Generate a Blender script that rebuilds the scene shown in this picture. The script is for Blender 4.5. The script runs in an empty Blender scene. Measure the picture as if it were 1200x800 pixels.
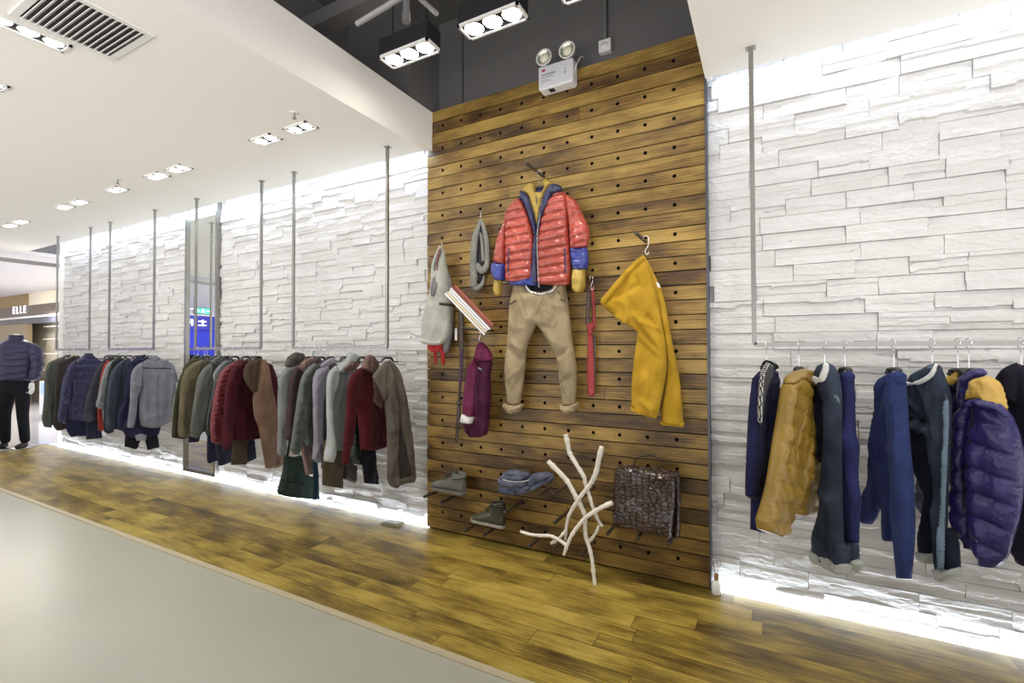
import bpy, bmesh, math, random
import numpy as np
from mathutils import Vector, Matrix
from mathutils.geometry import delaunay_2d_cdt
random.seed(7)
C = bpy.context.scene.collection
PI = math.pi
R = math.radians

# ------------------------------------------------------------------ camera
F = 556.0; CX = 600.0; CY = 400.0
CAM = Vector((0, -3.22, 1.5)); YAW = R(28.3); PIT = R(1.03); ROL = R(0.17)
fwd = Vector((-math.sin(YAW)*math.cos(PIT), math.cos(YAW)*math.cos(PIT), math.sin(PIT)))
rgt = Vector((math.cos(YAW), math.sin(YAW), 0))
upv = rgt.cross(fwd)
cr, sr = math.cos(ROL), math.sin(ROL)
r2 = rgt*cr + -upv*sr
u2 = upv*cr + rgt*sr
def ray(px, py):
    return fwd + r2*((px-CX)/F) + u2*(-(py-CY)/F)
def on_plane(px, py, o, n):
    d = ray(px, py)
    return CAM + d*((Vector(o)-CAM).dot(n)/d.dot(n))
def aty(px, py, y): return on_plane(px, py, (0, y, 0), Vector((0, 1, 0)))
def atz(px, py, z): return on_plane(px, py, (0, 0, z), Vector((0, 0, 1)))
cam = bpy.data.cameras.new('camera'); camo = bpy.data.objects.new('camera', cam); C.objects.link(camo)
cam.sensor_width = 36; cam.lens = F/1200*36; cam.clip_start = .05
M = Matrix((r2, u2, -fwd)).transposed().to_4x4(); M.translation = CAM
camo.matrix_world = M
bpy.context.scene.camera = camo

# ------------------------------------------------------------------ objects
def tag(o, label=None, cat=None, group=None, kind=None):
    if label: o['label'] = label
    if cat: o['category'] = cat
    if group: o['group'] = group
    if kind: o['kind'] = kind
    return o
def empty(name, loc, rz=0, label=None, cat=None, group=None):
    o = bpy.data.objects.new(name, None); o.empty_display_size = .05; C.objects.link(o)
    o.location = loc; o.rotation_euler = (0, 0, rz)
    return tag(o, label, cat, group)
def link(name, me, mat, parent=None):
    if mat is not None:
        for m in (mat if isinstance(mat, (list, tuple)) else [mat]): me.materials.append(m)
    o = bpy.data.objects.new(name, me); C.objects.link(o)
    if parent is not None: o.parent = parent
    return o
def copy_tree(o, parent=None):
    c = o.copy(); C.objects.link(c)
    if parent is not None: c.parent = parent
    for ch in [x for x in o.children]: copy_tree(ch, c)
    return c

class MB:
    def __init__(s): s.v = []; s.f = []; s.mi = []; s.sm = []
    def add(s, vs, fs, mi=0, smooth=False):
        b = len(s.v); s.v += [tuple(v) for v in vs]
        for f in fs: s.f.append([b+i for i in f]); s.mi.append(mi); s.sm.append(smooth)
    def box(s, a, b, mi=0, mat=None):
        x0, y0, z0 = a; x1, y1, z1 = b
        vs = [Vector(p) for p in ((x0,y0,z0),(x1,y0,z0),(x1,y1,z0),(x0,y1,z0),(x0,y0,z1),(x1,y0,z1),(x1,y1,z1),(x0,y1,z1))]
        if mat: vs = [mat @ v for v in vs]
        s.add(vs, [(0,3,2,1),(4,5,6,7),(0,1,5,4),(1,2,6,5),(2,3,7,6),(3,0,4,7)], mi)
    def tube(s, pts, r, n=10, mi=0, caps=True, flat=1.0):
        pts = [Vector(p) for p in pts]; k = len(pts)
        rs = r if isinstance(r, (list, tuple)) else [r]*k
        up = None; rings = []
        for i, p in enumerate(pts):
            t = (pts[min(i+1, k-1)]-pts[max(i-1, 0)]).normalized()
            if up is None:
                up = Vector((0, 0, 1)) if abs(t.z) < .9 else Vector((0, 1, 0))
            a = t.cross(up)
            if a.length < 1e-4: a = t.cross(Vector((1, 0, 0)))
            a.normalize(); b = a.cross(t).normalized(); up = b
            rings.append([p + (a*math.cos(2*PI*j/n) + b*flat*math.sin(2*PI*j/n))*rs[i] for j in range(n)])
        vs = [v for rg in rings for v in rg]
        fs = [(i*n+j, i*n+(j+1) % n, (i+1)*n+(j+1) % n, (i+1)*n+j) for i in range(k-1) for j in range(n)]
        s.add(vs, fs, mi, True)
        if caps:
            s.add(rings[0], [tuple(range(n-1, -1, -1))], mi); s.add(rings[-1], [tuple(range(n))], mi)
    def cyl(s, a, b, r, n=16, mi=0, r1=None): s.tube([a, b], [r, r if r1 is None else r1], n, mi)
    def lathe(s, prof, o=(0,0,0), n=24, mi=0, axis='z', smooth=True):
        vs = []
        for (r, h) in prof:
            for j in range(n):
                c_, s_ = math.cos(2*PI*j/n)*r, math.sin(2*PI*j/n)*r
                p = (c_, s_, h) if axis == 'z' else ((c_, h, s_) if axis == 'y' else (h, c_, s_))
                vs.append((p[0]+o[0], p[1]+o[1], p[2]+o[2]))
        k = len(prof)
        s.add(vs, [(i*n+j, i*n+(j+1) % n, (i+1)*n+(j+1) % n, (i+1)*n+j) for i in range(k-1) for j in range(n)], mi, smooth)
    def build(s, name, mat, parent=None, bevel=0, recalc=False):
        me = bpy.data.meshes.new(name); me.from_pydata(s.v, [], s.f)
        me.polygons.foreach_set('material_index', s.mi); me.polygons.foreach_set('use_smooth', s.sm)
        if recalc:
            bm = bmesh.new(); bm.from_mesh(me); bmesh.ops.recalc_face_normals(bm, faces=bm.faces); bm.to_mesh(me); bm.free()
        o = link(name, me, mat, parent)
        if bevel:
            m = o.modifiers.new('bevel', 'BEVEL'); m.width = bevel; m.segments = 2; m.limit_method = 'ANGLE'
        return o
def catmull(pts, n=6):
    pts = [Vector(p) for p in pts]; out = []
    for i in range(len(pts)-1):
        p0 = pts[max(i-1, 0)]; p1 = pts[i]; p2 = pts[i+1]; p3 = pts[min(i+2, len(pts)-1)]
        for k in range(n):
            t = k/n
            out.append(.5*((2*p1)+(p2-p0)*t+(2*p0-5*p1+4*p2-p3)*t*t+(3*p1-p0-3*p2+p3)*t**3))
    out.append(pts[-1]); return out

# ------------------------------------------------------------------ materials
def mat(name, col, rough=.6, metal=0, col2=None, nscale=8, bump=0, bscale=60, stretch=(1,1,1), sheen=0, emit=None, estr=0, spec=.5, coat=0, kind='noise', dist=.01):
    m = bpy.data.materials.new(name); m.use_nodes = True; nt = m.node_tree; b = nt.nodes['Principled BSDF']
    b.inputs['Base Color'].default_value = (*col, 1); b.inputs['Roughness'].default_value = rough; b.inputs['Metallic'].default_value = metal
    b.inputs['Specular IOR Level'].default_value = spec
    if coat: b.inputs['Coat Weight'].default_value = coat; b.inputs['Coat Roughness'].default_value = .15
    if sheen: b.inputs['Sheen Weight'].default_value = sheen; b.inputs['Sheen Roughness'].default_value = .4
    if emit: b.inputs['Emission Color'].default_value = (*emit, 1); b.inputs['Emission Strength'].default_value = estr
    tc = nt.nodes.new('ShaderNodeTexCoord'); mp = nt.nodes.new('ShaderNodeMapping'); mp.inputs['Scale'].default_value = stretch
    nt.links.new(tc.outputs['Object'], mp.inputs['Vector'])
    if col2:
        n = nt.nodes.new('ShaderNodeTexNoise'); n.inputs['Scale'].default_value = nscale; n.inputs['Detail'].default_value = 5
        nt.links.new(mp.outputs[0], n.inputs['Vector'])
        r = nt.nodes.new('ShaderNodeValToRGB'); r.color_ramp.elements[0].position = .32; r.color_ramp.elements[1].position = .68
        r.color_ramp.elements[0].color = (*col, 1); r.color_ramp.elements[1].color = (*col2, 1)
        nt.links.new(n.outputs['Fac'], r.inputs[0]); nt.links.new(r.outputs[0], b.inputs['Base Color'])
    if bump:
        if kind == 'knit':
            w = nt.nodes.new('ShaderNodeTexWave'); w.bands_direction = 'X'; w.inputs['Scale'].default_value = bscale; w.inputs['Distortion'].default_value = .6
            nt.links.new(mp.outputs[0], w.inputs['Vector']); out = w.outputs['Fac']
        elif kind == 'croc':
            w = nt.nodes.new('ShaderNodeTexVoronoi'); w.feature = 'DISTANCE_TO_EDGE'; w.inputs['Scale'].default_value = bscale; w.inputs['Randomness'].default_value = .55
            nt.links.new(mp.outputs[0], w.inputs['Vector'])
            mr = nt.nodes.new('ShaderNodeMapRange'); mr.inputs[2].default_value = .16; nt.links.new(w.outputs['Distance'], mr.inputs[0]); out = mr.outputs[0]
            mm = nt.nodes.new('ShaderNodeMixRGB'); mm.inputs[1].default_value = (.006,.004,.003,1); nt.links.new(out, mm.inputs[0])
            src = b.inputs['Base Color'].links[0].from_socket; nt.links.new(src, mm.inputs[2]); nt.links.new(mm.outputs[0], b.inputs['Base Color'])
        else:
            w = nt.nodes.new('ShaderNodeTexNoise'); w.inputs['Scale'].default_value = bscale; w.inputs['Detail'].default_value = 3
            nt.links.new(mp.outputs[0], w.inputs['Vector']); out = w.outputs['Fac']
        bp = nt.nodes.new('ShaderNodeBump'); bp.inputs['Strength'].default_value = bump; bp.inputs['Distance'].default_value = dist
        nt.links.new(out, bp.inputs['Height']); nt.links.new(bp.outputs[0], b.inputs['Normal'])
    return m
def sh(c, f): return tuple(min(1, x*f) for x in c)
def cloth_mat(name, c, **k):
    a = dict(rough=.85, col2=sh(c, 1.25), nscale=7, bump=.25, bscale=220, sheen=.03, spec=.16); a.update(k)
    return mat(name, sh(c, .85), **a)
def knit(name, c, **k): return cloth_mat(name, c, kind='knit', bump=.45, bscale=55, dist=.004, **k)
def puffy(name, c, **k):
    a = dict(rough=.34, bump=.35, bscale=38, sheen=0, spec=.5, nscale=4, dist=.02); a.update(k)
    return cloth_mat(name, c, **a)

def wood_mat(name, cols, board, axis_across, length, seed, rough, gap=.02, grain=1.0, bump=.25, spec=.5, vari=.2):
    """planks along X; board number from the coordinate across"""
    m = bpy.data.materials.new(name); m.use_nodes = True; nt = m.node_tree; N = nt.nodes; L = nt.links
    b = N['Principled BSDF']; b.inputs['Roughness'].default_value = rough; b.inputs['Specular IOR Level'].default_value = spec
    tc = N.new('ShaderNodeTexCoord'); sp = N.new('ShaderNodeSeparateXYZ'); L.new(tc.outputs['Object'], sp.inputs[0])
    def mth(op, a, bb=None):
        n = N.new('ShaderNodeMath'); n.operation = op
        for i, x in enumerate((a, bb)):
            if x is None: continue
            if isinstance(x, (int, float)): n.inputs[i].default_value = x
            else: L.new(x, n.inputs[i])
        return n.outputs[0]
    acr = mth('DIVIDE', mth('SUBTRACT', sp.outputs[axis_across], seed[1]), board)
    idx = mth('FLOOR', acr)
    wn = N.new('ShaderNodeTexWhiteNoise'); wn.noise_dimensions = '1D'; L.new(idx, wn.inputs['W'])
    off = mth('MULTIPLY', wn.outputs['Value'], length)
    al = mth('DIVIDE', mth('ADD', sp.outputs[0], off), length); ai = mth('FLOOR', al)
    cb = N.new('ShaderNodeCombineXYZ'); L.new(idx, cb.inputs[0]); L.new(ai, cb.inputs[1]); cb.inputs[2].default_value = seed[0]
    w2 = N.new('ShaderNodeTexWhiteNoise'); w2.noise_dimensions = '3D'; L.new(cb.outputs[0], w2.inputs['Vector'])
    # grain coordinates
    gx = mth('ADD', mth('MULTIPLY', sp.outputs[0], 1.6), mth('MULTIPLY', w2.outputs['Value'], 31.))
    gy = mth('MULTIPLY', sp.outputs[axis_across], 16.)
    g = N.new('ShaderNodeCombineXYZ'); L.new(gx, g.inputs[0]); L.new(gy, g.inputs[1])
    n1 = N.new('ShaderNodeTexNoise'); n1.inputs['Scale'].default_value = 2.2; n1.inputs['Detail'].default_value = 8; n1.inputs['Roughness'].default_value = .65; n1.inputs['Distortion'].default_value = .8
    L.new(g.outputs[0], n1.inputs['Vector'])
    g2 = N.new('ShaderNodeCombineXYZ'); L.new(mth('MULTIPLY', gx, 1.0), g2.inputs[0]); L.new(mth('MULTIPLY', gy, .22), g2.inputs[1])
    n2 = N.new('ShaderNodeTexNoise'); n2.inputs['Scale'].default_value = 1.5; n2.inputs['Detail'].default_value = 4; L.new(g2.outputs[0], n2.inputs['Vector'])
    wv = N.new('ShaderNodeTexWave'); wv.wave_type = 'BANDS'; wv.bands_direction = 'Y'; wv.inputs['Scale'].default_value = 1.3; wv.inputs['Distortion'].default_value = 9; wv.inputs['Detail'].default_value = 3; wv.inputs['Detail Scale'].default_value = .8
    L.new(g.outputs[0], wv.inputs['Vector'])
    v = mth('ADD', mth('MULTIPLY', n1.outputs['Fac'], .42*grain), mth('MULTIPLY', n2.outputs['Fac'], .68))
    v = mth('ADD', v, mth('MULTIPLY', wv.outputs['Fac'], .09*grain))
    v = mth('ADD', v, mth('MULTIPLY', mth('SUBTRACT', w2.outputs['Value'], .5), vari))
    r = N.new('ShaderNodeValToRGB'); els = r.color_ramp.elements
    pos = [.38, .52, .64, .80]
    els[0].position = pos[0]; els[0].color = (*cols[0], 1); els[1].position = pos[3]; els[1].color = (*cols[3], 1)
    for i in (1, 2):
        e = els.new(pos[i]); e.color = (*cols[i], 1)
    L.new(v, r.inputs[0])
    # seams
    fr = mth('FRACT', acr); d1 = mth('MINIMUM', fr, mth('SUBTRACT', 1., fr))
    fa = mth('FRACT', al); d2 = mth('MINIMUM', fa, mth('SUBTRACT', 1., fa))
    s1 = mth('LESS_THAN', d1, gap); s2 = mth('LESS_THAN', d2, .0022/length)
    s = mth('MAXIMUM', s1, s2)
    mx = N.new('ShaderNodeMixRGB'); L.new(mth('MULTIPLY', s, .7), mx.inputs[0]); L.new(r.outputs[0], mx.inputs[1]); mx.inputs[2].default_value = (*cols[0], 1)
    L.new(mx.outputs[0], b.inputs['Base Color'])
    rr = N.new('ShaderNodeMapRange'); rr.inputs[3].default_value = rough-.08; rr.inputs[4].default_value = rough+.14; L.new(n1.outputs['Fac'], rr.inputs[0]); L.new(rr.outputs[0], b.inputs['Roughness'])
    bp = N.new('ShaderNodeBump'); bp.inputs['Strength'].default_value = bump; bp.inputs['Distance'].default_value = .004
    L.new(mth('SUBTRACT', v, mth('MULTIPLY', s, .8)), bp.inputs['Height']); L.new(bp.outputs[0], b.inputs['Normal'])
    return m

M_stone = mat('white_stone', (.615,.61,.595), .85, col2=(.66,.655,.64), nscale=5, bump=.35, bscale=55, dist=.01)
M_panelwood = wood_mat('panel_wood', [(.026,.012,.005),(.105,.056,.014),(.235,.142,.030),(.40,.265,.066)], .09525, 2, 9.0, (3., .014), .42, gap=.0, bump=.35)
M_floorwood = wood_mat('floor_wood', [(.055,.033,.010),(.165,.108,.021),(.34,.24,.042),(.50,.37,.08)], .127, 1, 1.22, (9., 0.), .30, gap=.012, bump=.12, vari=.13)
M_hole = mat('hole_shade', (.006,.005,.004), .9)  # near-black puts the shade of holes and board gaps into the colour
M_ceil = mat('ceiling_paint', (.87,.85,.79), .9)
M_dark = mat('dark_grey_paint', (.125,.122,.118), .8, col2=(.14,.137,.132), nscale=1.2)
M_steel = mat('brushed_steel', (.33,.325,.305), .33, 1, bump=.06, bscale=150, stretch=(1,1,.1))
M_chrome = mat('chrome', (.8,.8,.8), .12, 1)
M_black = mat('black_plastic', (.02,.02,.022), .4)
M_darkmetal = mat('dark_metal', (.09,.085,.075), .35, .9)
M_white = mat('white_enamel', (.78,.78,.75), .35)
M_led = mat('led', (1,1,1), .5, emit=(.80,.88,1.0), estr=9)
M_cove = mat('cove_led', (1,1,1), .5, emit=(.72,.82,1.0), estr=6)
M_bulb = mat('bulb', (1,1,1), .5, emit=(1,.96,.86), estr=30)
M_tile = mat('grey_floor', (.40,.395,.315), .32, col2=(.43,.425,.34), nscale=1.3)
M_strip = mat('floor_strip', (.50,.43,.29), .4)
M_mirror = mat('mirror', (.86,.9,.88), .015, 1)
M_mallfloor = mat('mall_floor', (.60,.60,.62), .12)

def setting(name, mb, m, **k): return tag(mb.build(name, m, **k), kind='structure')

# ------------------------------------------------------------------ room shell
CZ = 3.17
XL = -9.9      # left end of brick
PX0, PX1 = -2.55, -.335
mb = MB(); mb.box((-10.35, -1.27, -.05), (4.5, 0, 0)); mb.box((PX0, 0, -.05), (PX1+.02, .1, -.001)); setting('floor', mb, M_floorwood)
mb = MB(); mb.box((-10.35, -5.2, -.05), (4.5, -1.31, -.004)); setting('floor', mb, M_tile)
mb = MB(); mb.box((-10.35, -1.31, -.05), (4.5, -1.27, .006)); mb.box((-10.35, -1.302, .004), (4.5, -1.282, .009)); setting('trim_1', mb, M_strip, bevel=.002)
mb = MB(); mb.box((-26, -12, -.06), (-10.35, 8, -.006)); setting('floor', mb, M_mallfloor)

mb = MB(); mb.box((-10.95, -4.8, CZ), (-2.5, -.1, CZ+.03)); mb.box((-2.53, -4.8, CZ+.03), (-2.5, .0, 3.53)); mb.box((-10.95, -4.8, 3.5), (-2.531, .35, 3.529)); mb.box((-10.95,-.1,CZ+.03),(-2.53,-.085,CZ+.06)); setting('ceiling', mb, M_ceil)
mb = MB(); mb.box((-.32, -4.8, CZ), (4.5, -.1, CZ+.03)); mb.box((-.32, -4.8, CZ+.03), (-.29, 0, 3.53)); mb.box((-.289, -4.8, 3.5), (4.5, .35, 3.529)); mb.box((-.29,-.1,CZ+.03),(4.5,-.085,CZ+.06)); setting('ceiling', mb, M_ceil)
mb = MB(); mb.box((-3.2, -4.8, 4.35), (.4, .4, 4.4)); setting('ceiling', mb, M_dark)
mb = MB(); mb.box((-3.2, .10, 3.4), (.4, .14, 4.4)); setting('wall_upper', mb, M_dark)
mb = MB(); mb.box((-3.24, -4.8, 3.529), (-3.2, .14, 4.4)); mb.box((.4, -4.8, 3.53), (.44, .14, 4.4)); setting('wall_upper', mb, M_dark)
# corner pier of the void, behind the fascia
mb = MB(); mb.box((-3.2, -.28, 3.532), (-2.505, .099, 4.349)); setting('wall_upper', mb, M_dark)

# ---- panel wall: boards with round holes
HX = [-2.391+.1868*k for k in range(11)]
BH = .09525
def panel_wall():
    mb = MB(); rnd = random.Random(3)
    for k in range(37):
        z0 = .014+BH*k; z1 = z0+BH-.0068; yf = rnd.uniform(-.004, .004)-.004
        holes = (k % 2 == 1) and k <= 35
        n = 16; rr = .0125; zc = z0+BH/2-.001
        def face_strip(xa, xb): mb.add([(xa,yf,z0),(xb,yf,z0),(xb,yf,z1),(xa,yf,z1)], [(0,1,2,3)])
        if holes:
            x = PX0
            for hx in HX:
                a, b = hx-.03, hx+.03
                face_strip(x, a); x = b
                ring = [(hx+rr*math.cos(2*PI*j/n), yf, zc+rr*math.sin(2*PI*j/n)) for j in range(n)]
                out = []
                for j in range(n):
                    c_, s_ = math.cos(2*PI*j/n), math.sin(2*PI*j/n); q = max(abs(c_), abs(s_))
                    ox = hx+.03*c_/q; oz = zc+(z1-zc if s_ > 0 else zc-z0)*s_/q
                    out.append((ox, yf, oz))
                inn = [(p[0], yf+.035, p[2]) for p in ring]
                vs = ring+out+inn
                mb.add(vs, [(j, n+j, n+(j+1) % n, (j+1) % n) for j in range(n)])
                mb.add(vs, [(j, (j+1) % n, 2*n+(j+1) % n, 2*n+j) for j in range(n)], 1)
                mb.add(inn, [tuple(range(n))], 1)
            face_strip(x, PX1)
        else: face_strip(PX0, PX1)
        mb.add([(PX0,yf,z0),(PX1,yf,z0),(PX1,.03,z0),(PX0,.03,z0)], [(0,3,2,1)]); mb.add([(PX0,yf,z1),(PX1,yf,z1),(PX1,.03,z1),(PX0,.03,z1)], [(0,1,2,3)])
        for x in (PX0, PX1): mb.add([(x,yf,z0),(x,.03,z0),(x,.03,z1),(x,yf,z1)], [(0,1,2,3)])
    mb.box((PX0, .032, 0), (PX1, .1, 3.54), 1)
    return mb
setting('wall_back', panel_wall(), [M_panelwood, M_hole])
mb = MB(); mb.box((PX1, -.012, 0), (PX1+.012, .09, 3.3)); setting('trim_2', mb, mat('dark_edge_trim', (.10,.11,.13), .4, .6))

# ---- stacked ledgestone, modelled tile by tile
def vnoise(x, y, seed=0):
    rs = np.random.RandomState(seed); T = rs.rand(64, 64)
    xi = np.floor(x).astype(int); yi = np.floor(y).astype(int); fx = x-xi; fy = y-yi
    fx = fx*fx*(3-2*fx); fy = fy*fy*(3-2*fy)
    g = lambda a, b: T[a % 64, b % 64]
    return (g(xi, yi)*(1-fx)+g(xi+1, yi)*fx)*(1-fy)+(g(xi, yi+1)*(1-fx)+g(xi+1, yi+1)*fx)*fy - .5
def stone_wall(name, x0, x1, z0, z1, du, dv, seed, skip=None):
    rnd = random.Random(seed); V = []; Fc = []; base = 0
    TH = .1; z = z0; row = 0
    while z < z1-.01:
        h = min(TH, z1-z); x = x0-rnd.uniform(0, .3)
        while x < x1:
            ln = rnd.choice([.24, .3, .36, .42, .5]); a = max(x, x0); b = min(x+ln, x1); x += ln
            if b-a < .03: continue
            segs = [(a, b)]
            if skip and z+h > skip[2] and z < skip[3]:
                segs = []
                if a < skip[0]: segs.append((a, min(b, skip[0])))
                if b > skip[1]: segs.append((max(a, skip[1]), b))
            for (a, b) in segs:
                if b-a < .015: continue
                nu = max(3, int((b-a)/du)); nv = max(5, int(h/dv))
                g = .0012; us = np.linspace(a+g, b-g, nu+1); vs = np.linspace(z+g, z+h-g, nv+1)
                U, W = np.meshgrid(us, vs)
                ns = rnd.choice([2, 2, 3, 3, 4]); cuts = [(i+1)/ns+rnd.uniform(-.1, .1) for i in range(ns-1)]
                sd = rnd.randint(0, 10000)
                D = np.zeros_like(U); T = (W-z)/h
                lev = [rnd.uniform(0, .028) for _ in range(ns)]
                k_idx = np.zeros(U.shape, int)
                for i, c in enumerate(cuts):
                    # ledge line wanders and breaks
                    ln_ = c+.10*vnoise(U*9+i*7, U*0, sd % 97)+.12*np.where(vnoise(U*5+i*3.3, U*0+2, sd % 89) > .12, 1, 0)*rnd.choice([-1, 1])
                    k_idx = k_idx+(T > ln_)
                D = np.array(lev)[k_idx]
                D = D+.004+rnd.uniform(0, .012)
                # chiselled slope, broad facets, fine roughness
                D = D+.012*vnoise(U*6, W*22, sd % 83)+.006*np.abs(vnoise(U*22+W*30, W*40, sd % 79))+.003*vnoise(U*60, W*90, sd % 73)
                Y = .072-D*.85
                P = np.stack([U, Y, W], -1).reshape(-1, 3); nn = nu+1
                back = P[[0, nu, (nv+1)*nn-1, nv*nn]].copy()
                V.append(P); i0 = base
                idx = np.arange((nv+1)*nn).reshape(nv+1, nn)
                q = np.stack([idx[:-1, :-1], idx[:-1, 1:], idx[1:, 1:], idx[1:, :-1]], -1).reshape(-1, 4)+base
                Fc.append(q); base += len(P)
                rim = np.concatenate([idx[0, :], idx[1:, -1], idx[-1, :-1][::-1], idx[1:-1, 0][::-1]])
                Bk = P[rim].copy(); Bk[:, 1] = .085; V.append(Bk); m_ = len(rim)
                j = np.arange(m_); j2 = (j+1) % m_
                Fc.append(np.stack([i0+rim[j2], i0+rim[j], base+j, base+j2], -1)); base += m_
        z += h; row += 1
    V = np.concatenate(V); Fc = np.concatenate(Fc)
    # backing slab
    me = bpy.data.meshes.new(name)
    mbv = [(x0, .084, z0), (x1, .084, z0), (x1, .084, z1), (x0, .084, z1)]
    b0 = len(V); V = np.concatenate([V, np.array(mbv)])
    Fc = np.concatenate([Fc, np.array([[b0, b0+1, b0+2, b0+3]])])
    me.from_pydata(V.tolist(), [], Fc.tolist())
    return tag(link(name, me, M_stone), kind='structure')
MX0, MX1 = -6.31, -5.64
stone_wall('wall_left', XL, PX0, .0, 3.5, .022, .0095, 5, skip=(MX0, MX1, .03, 3.3))
stone_wall('wall_right', PX1+.012, 4.2, .0, 3.5, .014, .0065, 8)
mb = MB(); mb.box((XL, .086, -.05), (PX0, .3, 3.53)); setting('wall_behind', mb, M_ceil); mb = MB(); mb.box((PX1, .086, -.05), (4.5, .3, 3.53)); setting('wall_behind', mb, M_ceil); mb = MB(); mb.box((XL-.02, -.0, -.02), (XL, .3, CZ+.3)); setting('trim_4', mb, M_ceil)

# light strips at foot and head of the brick
mb = MB(); mb.box((XL, .002, -.03), (PX0, .05, .004)); tag(mb.build('light_strip', M_led), 'long white light strip at the foot of the brick wall behind the left clothes rails', 'light strip')
mb = MB(); mb.box((PX1+.02, .002, -.03), (4.2, .05, .004)); tag(mb.build('light_strip', M_led), 'white light strip glowing at the foot of the brick wall under the blue clothes', 'light strip')
for (a, b, lb) in ((XL, PX0, 'white light strip along the head of the left brick wall above the tall mirror'), (PX1+.03, 4.2, 'white light strip along the head of the right brick wall above the blue clothes')):
    mb = MB(); mb.box((a, -.08, CZ+.07), (b, -.03, CZ+.09)); tag(mb.build('light_strip', M_cove), lb, 'light strip')

# mirror
mr = empty('mirror', ((MX0+MX1)/2, .03, .06), 0, 'tall narrow wall mirror with thin metal frame between brick panels behind the second rack', 'mirror')
hw = (MX1-MX0)/2-.01
mb = MB(); mb.box((-hw, -.005, .0), (hw, .005, 3.2)); mb.build('glass', M_mirror, mr)
mb = MB()
for (a, b) in (((-hw-.01, -.03, -.02), (-hw+.02, .02, 3.25)), ((hw-.02, -.03, -.02), (hw+.01, .02, 3.25)), ((-hw, -.03, -.02), (hw, .02, .02))): mb.box(a, b)
mb.build('frame', M_steel, mr)
# ------------------------------------------------------------------ lamps
def spot(loc, target, watts, size=70, blend=.6, col=(1,.93,.80), rad=.04):
    l = bpy.data.lights.new('spot_light', 'SPOT'); l.energy = watts; l.spot_size = R(size); l.spot_blend = blend; l.color = col; l.shadow_soft_size = rad
    o = bpy.data.objects.new('spot_light', l); C.objects.link(o); o.location = loc
    o.rotation_euler = (Vector(target)-Vector(loc)).to_track_quat('-Z', 'Y').to_euler(); return o
def area(loc, target, watts, sx, sy, col=(1,1,1)):
    l = bpy.data.lights.new('area_light', 'AREA'); l.energy = watts; l.shape = 'RECTANGLE'; l.size = sx; l.size_y = sy; l.color = col
    o = bpy.data.objects.new('area_light', l); C.objects.link(o); o.location = loc
    o.rotation_euler = (Vector(target)-Vector(loc)).to_track_quat('-Z', 'Y').to_euler(); return o

def grille(name, label, cat, group, loc, rz, n, pitch, w, hang=None, par=None):
    """recessed or boxed lamp with n round bulbs in a rectangular frame; long side along local x"""
    t = empty(name, loc, rz, label, cat, group); L_ = n*pitch+.02; hx = L_/2; hy = w/2
    mb = MB()
    for (a, b) in (((-hx, -hy, -.006), (hx, -hy+.014, .01)), ((-hx, hy-.014, -.006), (hx, hy, .01)), ((-hx, -hy, -.006), (-hx+.014, hy, .01)), ((hx-.014, -hy, -.006), (hx, hy, .01))): mb.box(a, b)
    mb.build('frame', M_white, t)
    mb = MB(); hh = .12 if hang else .012
    mb.box((-hx+.004, -hy+.004, .004), (hx-.004, hy-.004, hh)) ; mb.build('housing', M_black, t)
    for i in range(n):
        x = (i-(n-1)/2)*pitch; r = min(pitch*.46, hy-.016)
        b = MB(); b.lathe([(0.001, -.004), (r*.6, -.003), (r*.9, 0), (r, .004)], (x, 0, 0), 20)
        b.build('bulb', M_bulb, t)
        b = MB(); b.lathe([(r, .004), (r*1.08, -.001), (r*1.12, .004)], (x, 0, 0), 20); b.build('bulb_ring', M_black, t)
    if hang:
        for q in (-hx*.7, hx*.7):
            mb = MB(); mb.cyl((q, 0, .12), (q, 0, hang), .006, 8); mb.build('hanging_rod', M_black, t)
    return t
GP = 'boxed three-bulb lamps hanging in the dark ceiling void'
for i, (cx, lab) in enumerate(((-2.01, 'black boxed three-bulb lamp nearest the white ceiling edge in the dark void'),
                               (-1.387, 'black boxed three-bulb lamp hanging in the dark void above the red jacket'),
                               (-.765, 'black boxed three-bulb lamp at the top edge of the photo above the emergency lamp'))):
    grille('pendant_lamp', lab, 'lamp', GP, (cx, -.87, 3.405), 0, 3, .127, .145, hang=.42)
    spot((cx, -.87, 3.38), (cx+.04, -.05, 1.0), 58, 58, .9)
mb = MB(); mb.box((-3.2, -.93, 3.83), (.4, -.81, 3.93)); tag(mb.build('steel_beam', M_dark), 'long dark box beam under the dark ceiling carrying the boxed lamps', 'beam')
# grey pipes in the void
for (a, b, r, lab) in ((aty(420, 27, -1.6), aty(468, -2, -1.6), .013, 'grey pipe crossing the dark ceiling void at top left'),
                       (aty(487, -6, -1.3), aty(512, 16, -1.3), .012, 'thin grey pipe slanting through the dark ceiling void'),):
    mb = MB(); d = (b-a); mb.cyl(a-d*(.04 if r > .0125 else 0), b+d*(.9 if r > .0125 else 0), r, 12); tag(mb.build('pipe', mat('pipe_grey', (.24,.24,.235), .5)), lab, 'pipe')
a = aty(474, -8, -1.45); b = aty(476, 14, -1.45)
mb = MB(); mb.cyl((a.x, a.y, 4.35), (b.x, b.y, b.z), .014, 10); mb.cyl((b.x, b.y, b.z), (b.x, b.y, b.z-.05), .02, 10); tag(mb.build('sprinkler_drop', mat('pipe_grey2', (.13,.13,.13), .5)), 'short grey drop pipe hanging from the dark ceiling above the first boxed lamp', 'pipe')
mb = MB(); p = aty(541, 15, .08); q = aty(541, 118, .08); mb.tube([(p.x, .095, 4.3), (p.x, .095, 3.5)], .004, 6); tag(mb.build('cable', M_black), 'thin black cable running down the dark wall left of the emergency lamp', 'cable')
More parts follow.
